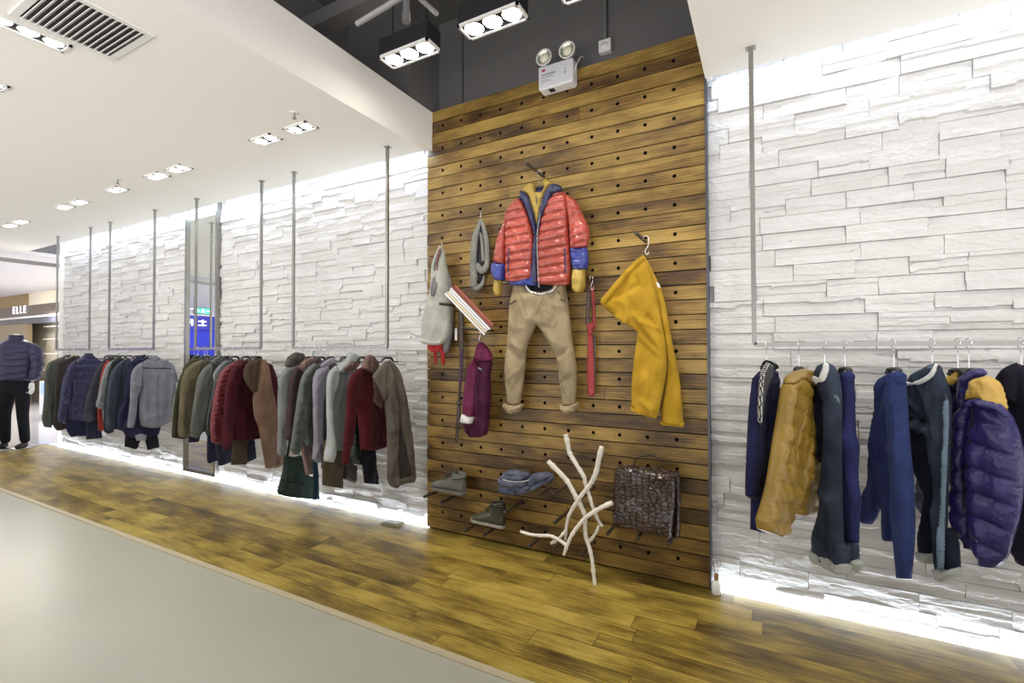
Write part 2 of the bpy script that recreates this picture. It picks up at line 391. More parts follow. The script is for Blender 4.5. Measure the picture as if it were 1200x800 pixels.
# conduit with junction box
p = aty(710, 57, .09)
t = empty('socket_box', (p.x, .10, 3.68), 0, 'white junction box with grey conduit on the dark wall above the wood panel', 'socket box')
mb = MB(); mb.box((-.045, -.045, -.045), (.045, 0, .045)); mb.build('box', M_white, t, bevel=.004)
mb = MB(); mb.lathe([(.001, -.05), (.022, -.05), (.024, -.045)], (0, 0, 0), 16, axis='y'); mb.build('socket_plate', M_white, t)
mb = MB(); mb.tube([(.0, -.02, .04), (.0, -.02, .66)], .013, 10); mb.build('conduit', mat('conduit', (.17,.17,.165), .5), t)

# emergency lamp
M_logo = mat('red_mark', (.45,.03,.03), .5); M_ink = mat('grey_ink', (.22,.24,.26), .6); M_bowl = mat('lamp_reflector', (.55,.57,.50), .25, .6); M_lens = mat('lamp_lens', (.85,.82,.62), .25)
t = empty('emergency_lamp', (-1.32, -.065, 3.40), 0, 'white emergency lamp box with two round spot heads at the top of the wood panel', 'emergency lamp')
mb = MB(); mb.box((-.135, -.035, 0), (.135, .055, .165)); mb.build('box', mat('lamp_box', (.66,.66,.68), .4), t, bevel=.008)
mb = MB(); mb.box((-.125, -.03, -.008), (.125, .05, .001)); mb.box((-.06, -.02, -.012), (-.02, .02, -.007), 1); mb.build('bottom_lid', [M_white, M_black], t)
for sx in (-.088, .088):
    h = MB(); c0 = (sx*1.02, -.03, .228+(.0))
    h.lathe([(.001, .045), (.045, .04), (.060, .0), (.062, -.01), (.055, -.012), (.052, -.004)], c0, 28, 0, 'y')
    ho = h.build('spot_head', M_white, t)
    g = MB(); g.lathe([(.052, -.004), (.033, .008)], c0, 28, 0, 'y'); g.build('reflector', M_bowl, ho)
    g = MB(); g.lathe([(.033, .006), (.030, -.006), (.012, -.009), (.006, -.013), (.001, -.013)], c0, 28, 0, 'y'); g.build('lens', M_lens, ho)
    g = MB(); g.cyl((sx, .0, .15), (sx*1.02, .0, .19), .012, 10); g.build('swivel', M_white, ho)
mb = MB(); mb.lathe([(.001, -.0365), (.016, -.0365)], (0, 0, 0), 20, 0, 'y'); o = mb.build('red_oval', M_logo, t); o.location = (-.092, 0, .13); o.scale = (1, 1, .55)
mb = MB()
rn = random.Random(4)
x = -.108
while x < -.005: w = rn.uniform(.005, .009); mb.box((x, -.0362, .090), (x+w, -.0355, .104)); x += w+.0035
x = -.108
while x < -.015: w = rn.uniform(.004, .012); mb.box((x, -.0362, .074), (x+w, -.0355, .080)); x += w+.003
for zz, xe in ((.055, -.055), (.045, -.04)):
    x = -.108
    while x < xe: w = rn.uniform(.004, .01); mb.box((x, -.0362, zz), (x+w, -.0355, zz+.004)); x += w+.003
for zz in (.125, .108, .095): mb.lathe([(.001, -.0362), (.004, -.0362)], (.075, 0, zz), 8, 0, 'y')
mb.add([(.07,-.0365,.085),(.07,-.0365,.062),(.086,-.0365,.074)], [(0,1,2)])
mb.build('printing', M_ink, t)
mb = MB(); mb.tube(catmull([(.13, .0, .05), (.15, -.02, .10), (.18, 0.0, .17), (.185, .05, .19)], 5), .003, 6); mb.build('lead', M_white, t)

# recessed ceiling lamps, left ceiling
GD = 'recessed two-bulb lamps in the left white ceiling'
def dl(px, py):
    p = atz(px, py, CZ); return p
labs = ['nearest the dark void', 'second from the dark void, left of the one by the sprinkler', 'above the tall mirror, right one of its pair', 'above the tall mirror, left one of its pair',
        'single, under the middle sprinkler', 'right one of the pair above the navy quilted jacket', 'left one of the pair above the navy quilted jacket', 'right one of the farthest pair', 'left one of the farthest pair']
pts = [(350,148.5),(309,162),(210,197.5),(184,206),(137,222),(96,237.5),(78.5,243),(32,261),(18,265)]
for (q, lb) in zip(pts, labs):
    p = dl(*q)
    grille('ceiling_lamp', 'recessed two-bulb ceiling lamp, '+lb, 'ceiling lamp', GD, (p.x, -.865, CZ-.004), 0, 2, .115, .12)
    spot((p.x, -.865, CZ-.03), (p.x, -.5, 1.1), 11, 85, .9, (1,.95,.86))
for (x, lb) in ((-3.38, 'recessed three-bulb ceiling lamp beside the air vent at top left'), (-4.24, 'recessed three-bulb ceiling lamp cut by the left photo edge')):
    grille('ceiling_lamp', lb, 'ceiling lamp', 'recessed three-bulb lamps at the left photo edge', (x, -2.26 if x > -4 else -2.27, CZ-.004), PI/2, 3, .1, .115)
    spot((x, -2.3, CZ-.03), (x, -2.1, 0), 16, 120, .9, (1,.96,.88))
# air vent
t = empty('air_vent', (-3.06, -2.145, CZ), 0, 'square white air vent with slats in the ceiling at top left', 'air vent')
mb = MB()
W_, D_ = .195, .185
for (a, b) in (((-W_-.03, -D_-.03, -.008), (W_+.03, -D_, .002)), ((-W_-.03, D_, -.008), (W_+.03, D_+.03, .002)), ((-W_-.03, -D_, -.008), (-W_, D_, .002)), ((W_, -D_, -.008), (W_+.03, D_, .002))): mb.box(a, b)
mb.build('frame', M_white, t)
mb = MB(); mb.box((-W_, -D_, -.002), (W_, D_, .0)); mb.build('duct_opening', M_black, t)
for i in range(14):
    y = -D_+.014+i*(2*D_-.02)/13.5
    mb = MB(); mt = Matrix.Translation((0, y, -.008)) @ Matrix.Rotation(R(38), 4, 'X'); mb.box((-W_, -.009, -.0012), (W_, .009, .0012), 0, mt); mb.build('slat', M_white, t)
for (q, lb) in (((345,132), 'small chrome sprinkler beside the lamp nearest the dark void'), ((138,210), 'small chrome sprinkler above the single two-bulb lamp'), ((2,262), 'small sprinkler at the far left photo edge')):
    p = atz(*q, CZ)
    t = empty('sprinkler', (p.x, p.y, CZ), 0, lb, 'sprinkler', 'sprinklers in the white ceiling')
    mb = MB(); mb.lathe([(.001, -.004), (.03, -.003), (.032, 0)], (0, 0, 0), 16); mb.build('plate', M_white, t)
    mb = MB(); mb.cyl((0, 0, -.002), (0, 0, -.035), .006, 8); mb.lathe([(.001, -.045), (.016, -.044), (.014, -.040), (.001, -.038)], (0, 0, 0), 12)
    mb.tube([(-.0, 0, -.02), (-.012, 0, -.03), (-.003, 0, -.043)], .002, 6); mb.tube([(0, 0, -.02), (.012, 0, -.03), (.003, 0, -.043)], .002, 6); mb.build('head', M_steel, t)

# ------------------------------------------------------------------ hanging rails
RZ = 1.525; RY = -.30
def rail(x0, x1, label, open_right=False):
    t = empty('clothes_rail', ((x0+x1)/2, RY, RZ), 0, label, 'clothes rail', 'square metal rails hung from the ceiling')
    h = (x1-x0)/2
    for sx in ((-h,) if open_right else (-h, h)):
        mb = MB(); mb.box((sx-.012, -.009, 0), (sx+.012, .009, CZ-RZ)); mb.build('pole', M_steel, t)
        mb = MB(); mb.box((sx-.025, -.02, CZ-RZ-.006), (sx+.025, .02, CZ-RZ)); mb.build('ceiling_plate', M_steel, t)
    if open_right:
        mb = MB(); mb.box((h-.012, -.009, 0), (h+.012, .009, CZ-RZ)); mb.build('pole', M_steel, t)
    mb = MB(); mb.box((-h, -.009, -.012), (h, .009, .012)); mb.build('hanging_bar', M_steel, t)
X = lambda px: aty(px, 405, RY).x
rail(X(66), X(104.5), 'short hanging metal rail farthest left, beside the mannequin')
rail(X(127.5), X(180), 'hanging metal rail carrying the grey shirt, second from the left')
rail(X(229), X(305.5), 'hanging metal rail in front of the tall mirror')
rail(X(343.5), X(453.5), 'hanging metal rail left of the wood panel')
rail(X(884), 2.3, 'hanging metal rail on the right brick wall with the blue clothes', True)

# ------------------------------------------------------------------ mall beyond the wall's end
M_glass = mat('glass', (1,1,1), .0); M_glass.node_tree.nodes['Principled BSDF'].inputs['Transmission Weight'].default_value = 1; M_glass.node_tree.nodes['Principled BSDF'].inputs['IOR'].default_value = 1.05
def mbox(name, a, b, m, label=None, cat=None, group=None, kind=None, bevel=0):
    mb = MB(); mb.box(a, b); return tag(mb.build(name, m, bevel=bevel), label, cat, group, kind)
M_mallwhite = mat('mall_ceiling', (.74,.73,.74), .8); M_brown = mat('shop_fascia', (.10,.075,.06), .45); M_cream = mat('cream_wall', (.72,.66,.52), .7)
M_blue = mat('blue_shop', (.02,.03,.42), .5, emit=(.01,.02,.7), estr=.22)
M_lit = mat('lit_sign', (.8,.8,.9), .5, emit=(.85,.85,1), estr=1.6)
mbox('trim_3', (-10.98, -4.8, 2.97), (-10.92, 5.1, 3.03), M_steel, kind='structure')
mbox('window_1', (-10.945, -4.5, 0), (-10.935, -.9, 3.02), M_glass, kind='structure')
mbox('ceiling', (-30, -14, 3.14), (-10.98, 9, 3.2), M_mallwhite, kind='structure')
mbox('wall_far', (-30, 5.2, -.05), (-9.9, 5.3, 3.14), M_cream, kind='structure')
mbox('wall_far', (-30.1, -14, -.05), (-30, 9, 3.14), M_cream, kind='structure')
# fashion shop across the mall: fascia, sign, canopy edge, shelves
t = empty('shop_front', (-16.5, 2.1, 0), 0, 'brown fronted shop with a glowing white sign seen past the mannequin', 'shop')
mb = MB(); mb.box((-8, 0, 2.49), (6.3, .5, 2.80)); mb.build('fascia', M_brown, t)
mb = MB(); mb.box((-8, -.05, 2.44), (6.3, .1, 2.49)); mb.build('canopy_edge', mat('canopy_edge', (.8,.8,.82), .3), t)
mb = MB(); mb.box((-8, .02, 2.28), (6.3, .1, 2.44)); mb.build('lintel', mat('lintel', (.04,.045,.07), .4), t)
mb = MB(); mb.box((-8, .5, 0), (6.3, .6, 3.14)); mb.build('back_wall', M_cream, t)
mb = MB(); mb.box((-1.9, .0, 2.80), (6.3, .1, 3.14)); mb.build('cream_band', M_cream, t)
mb = MB(); mb.box((-8, -.02, 2.80), (-1.9, .1, 3.14)); mb.build('upper_panel', mat('upper_brown', (.28,.19,.07), .5), t)
mb = MB(); mb.box((-8, -.02, 0), (-1.95, .1, 2.28)); mb.build('side_panel', mat('side_brown', (.25,.19,.11), .5), t)
def text(txt, size, loc, rot, m, name, parent=None, ext=.01):
    cu = bpy.data.curves.new(name, 'FONT'); cu.body = txt; cu.size = size; cu.extrude = ext; cu.align_x = 'CENTER'; cu.align_y = 'CENTER'; cu.materials.append(m)
    tmp = bpy.data.objects.new(name, cu); C.objects.link(tmp); dg = bpy.context.evaluated_depsgraph_get(); dg.update()
    me = bpy.data.meshes.new_from_object(tmp.evaluated_get(dg)); bpy.data.objects.remove(tmp); bpy.data.curves.remove(cu)
    me.materials.clear(); o = link(name, me, m); o.location = loc; o.rotation_euler = rot
    if parent: o.parent = parent
    return o
pp = aty(23, 363.5, 2.08)
for k_, ch_ in enumerate('ELLE'): text(ch_, .30, (pp.x+16.5+(k_-1.5)*.27, -.03, pp.z), (PI/2, 0, 0), M_lit, 'sign_letter', t)
# display shelves with bags and hats in that shop
t = empty('display_shelf', (-13.6, 2.25, 0), 0, 'pale display shelves of the far shop beyond the mannequin', 'shelf')
M_shelf = mat('shelf_white', (.62,.60,.56), .5)
for z in (.45, 1.0, 1.45, 1.85, 2.2):
    mb = MB(); mb.box((-4.2, -.02, z-.02), (3.2, .3, z)); mb.build('shelf_board', M_shelf, t)
mb = MB(); mb.box((-4.2, .28, 0), (3.2, .33, 2.3)); mb.build('back_panel', mat('shelf_back', (.45,.43,.37), .6), t)
rn = random.Random(12)
cols = [((.35,.22,.12), 'brown'), ((.7,.66,.6), 'cream'), ((.14,.10,.35), 'violet'), ((.08,.08,.09), 'black'), ((.5,.5,.52), 'grey'), ((.45,.15,.15), 'red')]
cm = [mat('bag_'+c[1], c[0], .6) for c in cols]
for zi, z in enumerate((1.0, 1.45, 1.85)):
    for k in range(8):
        x = -16.3+k*.62+rn.uniform(-.08, .08); ci = rn.randrange(6); w = rn.uniform(.12, .2); h = rn.uniform(.14, .26)
        t = empty('handbag', (x, 2.38, z), 0, 'small handbag standing on the far shop shelves beyond the mannequin', 'bag', 'handbags on the far shop shelves')
        mb = MB(); mb.add([(-w,-.06,0),(w,-.06,0),(w,.06,0),(-w,.06,0),(-w*.75,-.03,h),(w*.75,-.03,h),(w*.75,.03,h),(-w*.75,.03,h)], [(0,3,2,1),(4,5,6,7),(0,1,5,4),(1,2,6,5),(2,3,7,6),(3,0,4,7)]); mb.build('body', cm[ci], t, bevel=.02)
        mb = MB(); mb.tube([(-w*.4, 0, h-.01), (-w*.35, 0, h+.06), (0, 0, h+.09), (w*.35, 0, h+.06), (w*.4, 0, h-.01)], .008, 6); mb.build('handle', cm[ci], t)
t = empty('display_counter', (-12.4, 1.2, 0), 0, 'low white counter with a blue lit front in the far shop', 'counter')
mb = MB(); mb.box((-2.2, 0, .06), (1.6, .5, .82)); mb.build('body', mat('counter_white', (.75,.76,.8), .4), t, bevel=.01)
mb = MB(); mb.box((-2.1, -.01, .55), (1.5, 0, .8)); mb.build('lit_front', mat('blue_glow', (.2,.3,.8), .4, emit=(.25,.4,1), estr=.8), t)
for q in (-17, -14.5, -12): area((q, .5, 3.1), (q, 1.0, 0), 55, .6, .6, (1,.95,.9))
area((-14.0, 1.85, 2.4), (-14.0, 2.9, 1.2), 170, 6, .3, (1,.95,.88))  # lamp without a fixture, added to brighten the dark shelves
for q in ((-19, -7), (-19, -3), (-14.5, -7.5), (-14.5, -2)): area((q[0], q[1], 3.1), (q[0], q[1], 0), 38, .5, .5, (1,.98,.95))
# blue shop seen in the mirror
t = empty('blue_shop_front', (-20.0, -6.5, 0), 0, 'blue shop front with a white lit sign, seen only in the tall mirror', 'shop')
mb = MB(); mb.box((-.3, -2.6, 0), (0, 2.6, 2.9)); mb.build('front', M_blue, t)
mb = MB(); mb.box((0, -2.6, 2.35), (.1, 2.6, 2.9)); mb.build('fascia', mat('blue_fascia', (.02,.02,.2), .4, emit=(.05,.05,.8), estr=.3), t)
mb = MB()
for (ya, yb, za, zb) in ((-1.1,-1.04,-.12,.12),(-1.2,-.9,.04,.08),(-1.2,-.9,-.12,-.08),(-.7,-.64,-.12,.12),(-.7,-.45,.08,.12),(-.7,-.45,-.02,.02),(-.3,0,.06,.1),(-.18,-.12,-.12,.1),(.2,.26,-.12,.12),(.2,.45,-.12,-.08),(.39,.45,-.12,.12),(.65,.95,.08,.12),(.65,.95,-.02,.02),(.78,.83,-.12,.12)):
    mb.box((.1, ya, 2.62+za), (.115, yb, 2.62+zb))
mb.build('lit_characters', M_lit, t)
t = empty('exit_sign', (-15.2, -5.0, 0), 0, 'green lit exit sign hanging in the mall, seen in the tall mirror', 'sign')
mb = MB(); mb.box((-.03, -.25, 2.62), (.03, .25, 2.82)); mb.build('box', M_black, t)
mb = MB(); mb.box((.03, -.23, 2.64), (.036, .23, 2.80)); mb.build('lit_face', mat('exit_green', (.05,.6,.3), .4, emit=(.1,.9,.4), estr=1.6), t)
mb = MB()
for (y0_, y1_, z0_, z1_) in ((-.19,-.09,2.71,2.73),(.09,.19,2.71,2.73),(-.02,.02,2.76,2.785),(-.03,.03,2.70,2.75),(-.045,-.02,2.655,2.70),(.015,.05,2.655,2.70)): mb.box((.036, y0_, z0_), (.040, y1_, z1_))
mb.add([(.038,-.22,2.72),(.038,-.18,2.745),(.038,-.18,2.695)], [(0,1,2)]); mb.add([(.038,.22,2.72),(.038,.18,2.745),(.038,.18,2.695)], [(0,2,1)])
mb.build('pictogram', M_lit, t)
for q in (-.25, .25):
    mb = MB(); mb.cyl((0, q, 2.85), (0, q, 3.14), .008, 6); mb.build('hanging_rod', M_steel, t)

# ------------------------------------------------------------------ general light
w = bpy.data.worlds.new('world'); bpy.context.scene.world = w; w.use_nodes = True
bg = w.node_tree.nodes['Background']; bg.inputs[0].default_value = (.93,.94,1.0,1); bg.inputs[1].default_value = 1.0
wn_ = w.node_tree; tcw = wn_.nodes.new('ShaderNodeTexCoord'); sxy = wn_.nodes.new('ShaderNodeSeparateXYZ'); rw = wn_.nodes.new('ShaderNodeValToRGB')
mw = wn_.nodes.new('ShaderNodeMath'); mw.operation = 'MULTIPLY_ADD'; mw.inputs[1].default_value = .5; mw.inputs[2].default_value = .5
wn_.links.new(tcw.outputs['Generated'], sxy.inputs[0]); wn_.links.new(sxy.outputs[2], mw.inputs[0]); wn_.links.new(mw.outputs[0], rw.inputs[0]); wn_.links.new(rw.outputs[0], bg.inputs[0])
rw.color_ramp.elements[0].position = .47; rw.color_ramp.elements[0].color = (3.25, 3.15, 3.2, 1); rw.color_ramp.elements[1].position = .52; rw.color_ramp.elements[1].color = (.24, .24, .26, 1)  # world made brighter below the horizon to lift the ceilings
sc = bpy.context.scene
sc.view_settings.view_transform = 'Standard'; sc.view_settings.look = 'None'; sc.view_settings.gamma = 1; sc.view_settings.exposure = 0
sc.view_settings.use_curve_mapping = False
# long cove lamps behind the ceiling edges and along the wall foot
area((-6.2, -.055, CZ+.06), (-6.2, .02, 1.6), 19, 7.3, .03, (.62,.76,1.0))
area((1.9, -.055, CZ+.06), (1.9, .02, 1.6), 9, 4.4, .03, (.62,.76,1.0))
area((-6.2, .02, .01), (-6.2, .03, 2), 11, 7.3, .03, (.80,.88,1.0))
area((1.9, .02, .01), (1.9, .03, 2), 8, 4.4, .03, (.80,.88,1.0))
# unseen fill lamps added behind the camera, over the aisle
for x in (-6.5, -3.9, 1.6):
    area((x, -3.9, 3.1), (x, -3.4, 0), 36, 1.2, .5, (1,.97,.92))
spot((.9, -1.1, 3.1), (.75, -.3, 1.0), 26, 80, .9, (1,.97,.92)); spot((.2, -1.1, 3.1), (.2, -.2, 1.0), 22, 80, .9, (1,.97,.92))  # unseen spots added to light the right rail and brick
# ------------------------------------------------------------------ cloth engine
def seg_dist(P, A, B):
    """distance of points P (n,2) to segments A-B (m,2) -> (n,m)"""
    AB = B-A; L2 = (AB**2).sum(1)+1e-12
    t = np.clip(((P[:, None, :]-A[None])*AB[None]).sum(2)/L2[None], 0, 1)
    Q = A[None]+t[..., None]*AB[None]
    return np.sqrt(((P[:, None, :]-Q)**2).sum(2))
def smooth_poly(pts, sp, corner=38):
    n = len(pts); P = [Vector(p) for p in pts]; out = []
    def is_corner(i):
        a = (P[i]-P[i-1]); b = (P[(i+1) % n]-P[i])
        if a.length < 1e-6 or b.length < 1e-6: return True
        return a.angle(b) > R(corner)
    for i in range(n):
        p1 = P[i]; p2 = P[(i+1) % n]
        m1 = Vector((0,0)) ; m2 = Vector((0,0)); d = p2-p1
        m1 = d if is_corner(i) else (p2-P[i-1])*.5
        m2 = d if is_corner((i+1) % n) else (P[(i+2) % n]-p1)*.5
        k = max(1, int(round(d.length/sp)))
        for j in range(k):
            t = j/k
            out.append(p1*(2*t**3-3*t*t+1)+m1*(t**3-2*t*t+t)+p2*(-2*t**3+3*t*t)+m2*(t**3-t*t))
    return out
class Plane:
    def __init__(s, o, a):
        s.o = Vector(o); s.e = Vector((math.cos(R(a)), math.sin(R(a)), 0)); s.y = Vector((-s.e.y, s.e.x, 0)); s.a = R(a)
        s.s = 1 if s.y.dot(CAM-s.o) > 0 else -1
    def loc(s, px, py, off=0):
        p = on_plane(px, py, s.o+s.y*s.s*off, s.y); d = p-s.o
        return Vector((d.dot(s.e), d.z))
_seed = [100]
def cloth(name, poly, pl, parent, m, t=.03, Rr=None, off=0, sp=.014, quilt=None, qa=.5, fold=.006, fx=16, fy=3.5, folds=(), thick_back=None, crop=None, closed=True, tilt=0, wr=0, cr=None, hem=True):
    """one puffed cloth panel: outline traced in the photo, put on the garment's own plane"""
    if crop: poly = [(crop[0]+x/crop[2], crop[1]+y/crop[2]) for x, y in poly]; folds = [(crop[0]+f[0]/crop[2], crop[1]+f[1]/crop[2], crop[0]+f[2]/crop[2], crop[1]+f[3]/crop[2], f[4], f[5]) for f in folds]
    L = [pl.loc(x, y, off) for x, y in poly]
    area2 = sum(L[i-1].x*L[i].y-L[i].x*L[i-1].y for i in range(len(L)))
    if area2 < 0: L = L[::-1]
    B = smooth_poly(L, sp); nb = len(B)
    xs = [p.x for p in B]; ys = [p.y for p in B]
    _seed[0] += 1; rs = np.random.RandomState(_seed[0])
    hx = sp; hy = sp*.87; g = []
    j = 0; y = min(ys)
    while y < max(ys):
        x = min(xs)+(hx/2 if j % 2 else 0)
        while x < max(xs): g.append((x, y)); x += hx
        y += hy; j += 1
    G = np.array(g); BA = np.array([[p.x, p.y] for p in B]); BB = np.roll(BA, -1, 0)
    # inside test
    x, y = G[:, 0][:, None], G[:, 1][:, None]
    c = ((BA[None, :, 1] > y) != (BB[None, :, 1] > y)) & (x < (BB[None, :, 0]-BA[None, :, 0])*(y-BA[None, :, 1])/(BB[None, :, 1]-BA[None, :, 1]+1e-12)+BA[None, :, 0])
    ins = c.sum(1) % 2 == 1; G = G[ins]
    if len(G):
        d = seg_dist(G, BA, BB).min(1); G = G[d > sp*.45]
    allp = [Vector(p) for p in BA.tolist()]+[Vector(p) for p in G.tolist()]
    vo, eo, fo, ov, oe, of_ = delaunay_2d_cdt(allp, [(i, (i+1) % nb) for i in range(nb)], [], 1, 1e-6)
    V = np.array([[p.x, p.y] for p in vo])
    if t > .018: t = t*.86
    if Rr is None: Rr = t*.85
    if cr is None: cr = 0 if (quilt or not fold or t < .012) else .014
    D = np.full(len(V), 1.0)
    SD = seg_dist(V, BA, BB); D = SD.min(1)
    dxy = BB-BA; hemseg = (dxy[:, 0] > 0) & (np.abs(dxy[:, 1]) < .75*dxy[:, 0]) & (t > .018) & hem
    D2 = SD[:, ~hemseg].min(1) if (~hemseg).any() else D
    tt = np.clip(np.minimum(D2, D+.45*Rr)/Rr, 0, 1); prof = np.sqrt(np.clip(1-(1-tt)**2, 0, 1))
    H = t*prof
    U, W = V[:, 0], V[:, 1]
    top = max(ys); bot = min(ys)
    sd = _seed[0]
    if quilt:
        q = np.abs(np.sin(PI*(W+tilt*U+.010*vnoise(U*7, W*3, sd+5))/quilt))**.42
        H = H*((1-qa)+qa*q)
        H = H+prof*.0035*(1.35-q)*vnoise(U*40, W/quilt, sd+7)*2+prof*q*.004*vnoise(U*13, W/quilt+.5, sd+8)*2
    if fold:
        drop = .45+.75*(top-W)/(top-bot+1e-6)
        f1 = vnoise(U*fx, W*fy, sd); f2 = vnoise(U*fx*2.3+9, W*fy*2, sd+3)
        H = H+prof*fold*drop*(2*f1+.8*f2)*2.2
    if cr:
        for k_, (sx_, sy_, shx) in enumerate(((7, 3.2, 2.5), (7, 3.2, -2.5), (15, 5, 0))):
            nz = vnoise((U+.06*vnoise(U*8, W*8, sd+31))*sx_+W*shx+k_*5, W*sy_+k_*3, sd+21+k_)
            gate = np.clip(vnoise(U*5+3, W*5, sd+41+k_)*3+.6, 0, 1)
            H = H+prof*cr*gate*(1-np.minimum(1, np.abs(nz)*5))**1.5*(1, .9, .7)[k_]
    if wr: H = H+prof*wr*(vnoise(U*26, W*26, sd+11)+.6*vnoise(U*60, W*60, sd+13))
    for (xa, ya, xb, yb, w_, amp) in folds:
        a = pl.loc(xa, ya, off); b = pl.loc(xb, yb, off)
        dd = seg_dist(V, np.array([[a.x, a.y]]), np.array([[b.x, b.y]]))[:, 0]
        H = H+prof*amp*np.exp(-(dd/w_)**2)
    onb = (D < 1e-5) & (prof < 1e-4)
    n = len(V); tb = t if thick_back is None else thick_back
    Bk = -tb*prof*(1 if not fold else .9)
    s_ = pl.s
    verts = [(float(U[i]), s_*(off+float(H[i])), float(W[i])) for i in range(n)]
    bidx = {}
    for i in range(n):
        if onb[i]: bidx[i] = i
        else:
            bidx[i] = len(verts); verts.append((float(U[i]), s_*(off+float(Bk[i])), float(W[i])))
    faces = []
    for f in fo:
        f = list(f)
        if s_ > 0: f = f[::-1]
        faces.append(f); faces.append([bidx[i] for i in f[::-1]])
    if hemseg.any():       # close the open hem between front and back
        cnt = {}
        for f in fo:
            for i in range(3):
                a, b = f[i], f[(i+1) % 3]; cnt[(a, b)] = 1
        for (a, b) in list(cnt):
            if (b, a) not in cnt and not (onb[a] and onb[b]):
                q4 = [a, b, bidx[b], bidx[a]]; q4 = [v_ for k_, v_ in enumerate(q4) if v_ != q4[k_-1]]
                if s_ < 0: q4 = q4[::-1]
                faces.append(q4)
    me = bpy.data.meshes.new(name); me.from_pydata(verts, [], faces)
    me.polygons.foreach_set('use_smooth', [True]*len(faces)); me.validate()
    return link(name, me, m, parent)

M_hang = mat('hanger_black', (.03,.03,.032), .35)
hook_me = {}
def hanger(x, a, label, z=RZ, y=RY, wood=False, w=.19, drop=.085, name='clothes_hanger', group='hangers on the metal rails', hook_m=None):
    t = empty(name, (x, y, z), R(a), label, 'hanger', group)
    pts = [(.012, 0, -.004), (.014, 0, .012), (.004, 0, .022), (-.010, 0, .018), (-.016, 0, .004), (-.010, 0, -.018), (0, 0, -.03), (0, 0, -drop)]
    mb = MB(); mb.tube(catmull(pts, 4), .0019, 6); mb.build('hook', hook_m or M_chrome, t)
    mb = MB(); mb.tube(catmull([(-w, 0, -drop-.065*w/.19), (-w*.55, 0, -drop-.03), (-.03, 0, -drop-.002), (.03, 0, -drop-.002), (w*.55, 0, -drop-.03), (w, 0, -drop-.065*w/.19)], 3), [.009]*3+[.012]*2+[.017]*6+[.012]*2+[.009]*3, 8, flat=.6)
    mb.build('shoulder_bar', mat('hanger_wood', (.5,.42,.28), .5) if wood else M_hang, t)
    return t

def garment(name, label, cat, x, a, parts, group=None, hang=None, y=RY, hd=.085, hw=.10, z=RZ, wood=False):
    """x: where it hangs on the rail; a: heading of the hanger; parts: (name, outline, keywords)"""
    o = (x, y, z); pl = Plane(o, a)
    t = empty(name, o, pl.a, label, cat, group)
    for (pn, poly, k) in parts: cloth(pn, poly, pl, t, **k)
    if hang: hanger(x, a, hang, w=hw, wood=wood, y=y, drop=hd)
    return t

# colours of the cloth
m_ggreen = cloth_mat('grey_green_wool', (.085,.095,.082)); m_dkbrown = cloth_mat('dark_brown_wool', (.045,.038,.034)); m_navyq = puffy('navy_quilt', (.020,.020,.062), rough=.36)
m_navy = cloth_mat('navy_cotton', (.018,.019,.045)); m_denimd = cloth_mat('dark_denim', (.020,.023,.042)); m_char = cloth_mat('charcoal_twill', (.042,.043,.056))
m_redc = cloth_mat('red_cotton', (.26,.035,.025)); m_lgrey = cloth_mat('light_grey_cotton', (.22,.23,.24)); m_dkgreen = cloth_mat('black_green', (.018,.024,.024)); m_slate = cloth_mat('slate_blue', (.042,.052,.072))
m_greysh = cloth_mat('grey_shirting', (.17,.175,.205)); m_blackc = cloth_mat('black_cotton', (.010,.010,.014)); m_olive = cloth_mat('dark_olive', (.035,.036,.018)); m_beigeg = cloth_mat('khaki_beige', (.115,.10,.060))
m_wool = cloth_mat('grey_wool', (.11,.115,.105), bscale=120, bump=.4); m_dgpuff = puffy('dark_green_puffer', (.018,.028,.024)); m_crim = puffy('crimson_puffer', (.15,.020,.026), rough=.5); m_burg = cloth_mat('burgundy_wool', (.052,.008,.013), bscale=120)
m_brown = cloth_mat('chocolate_hood', (.06,.04,.025)); m_mocha = cloth_mat('mocha_canvas', (.165,.100,.068)); m_grey2 = cloth_mat('mid_grey_knit', (.19,.20,.20)); m_choc = knit('dark_chocolate_knit', (.055,.035,.035))
m_gpuff = puffy('green_grey_puffer', (.085,.10,.085), rough=.4); m_fur = cloth_mat('dark_plaid', (.05,.055,.05), col2=(.12,.10,.08), nscale=60); m_plaid = cloth_mat('plaid_red', (.30,.16,.12), col2=(.08,.07,.07), nscale=45)
m_lilac = cloth_mat('lilac_grey_knit', (.24,.23,.27)); m_plum = cloth_mat('plum_grey', (.11,.09,.11)); m_sweat = cloth_mat('pale_grey_sweat', (.36,.38,.37)); m_olivebr = cloth_mat('olive_brown', (.075,.058,.032)); m_pink = cloth_mat('dusty_pink', (.22,.15,.14))
m_redsw = knit('wine_red_knit', (.070,.008,.012)); m_taupe = cloth_mat('taupe_canvas', (.11,.095,.076)); m_dktaupe = cloth_mat('taupe_lining', (.07,.06,.055)); m_bagg = cloth_mat('dark_green_canvas', (.022,.038,.028)); m_teal = cloth_mat('teal_cotton', (.012,.035,.055))
P_ = lambda s, x0, y0, k: [(x0+a/k, y0+b/k) for a, b in s]

GA = 'clothes on the short rail farthest left'; GB2 = 'clothes on the rail carrying the grey shirt'; GB = 'clothes on the rail before the tall mirror'; GC = 'clothes on the rail left of the wood panel'
# hook position is given by the photo column where it meets the rail
def HX_(px): return X(px)
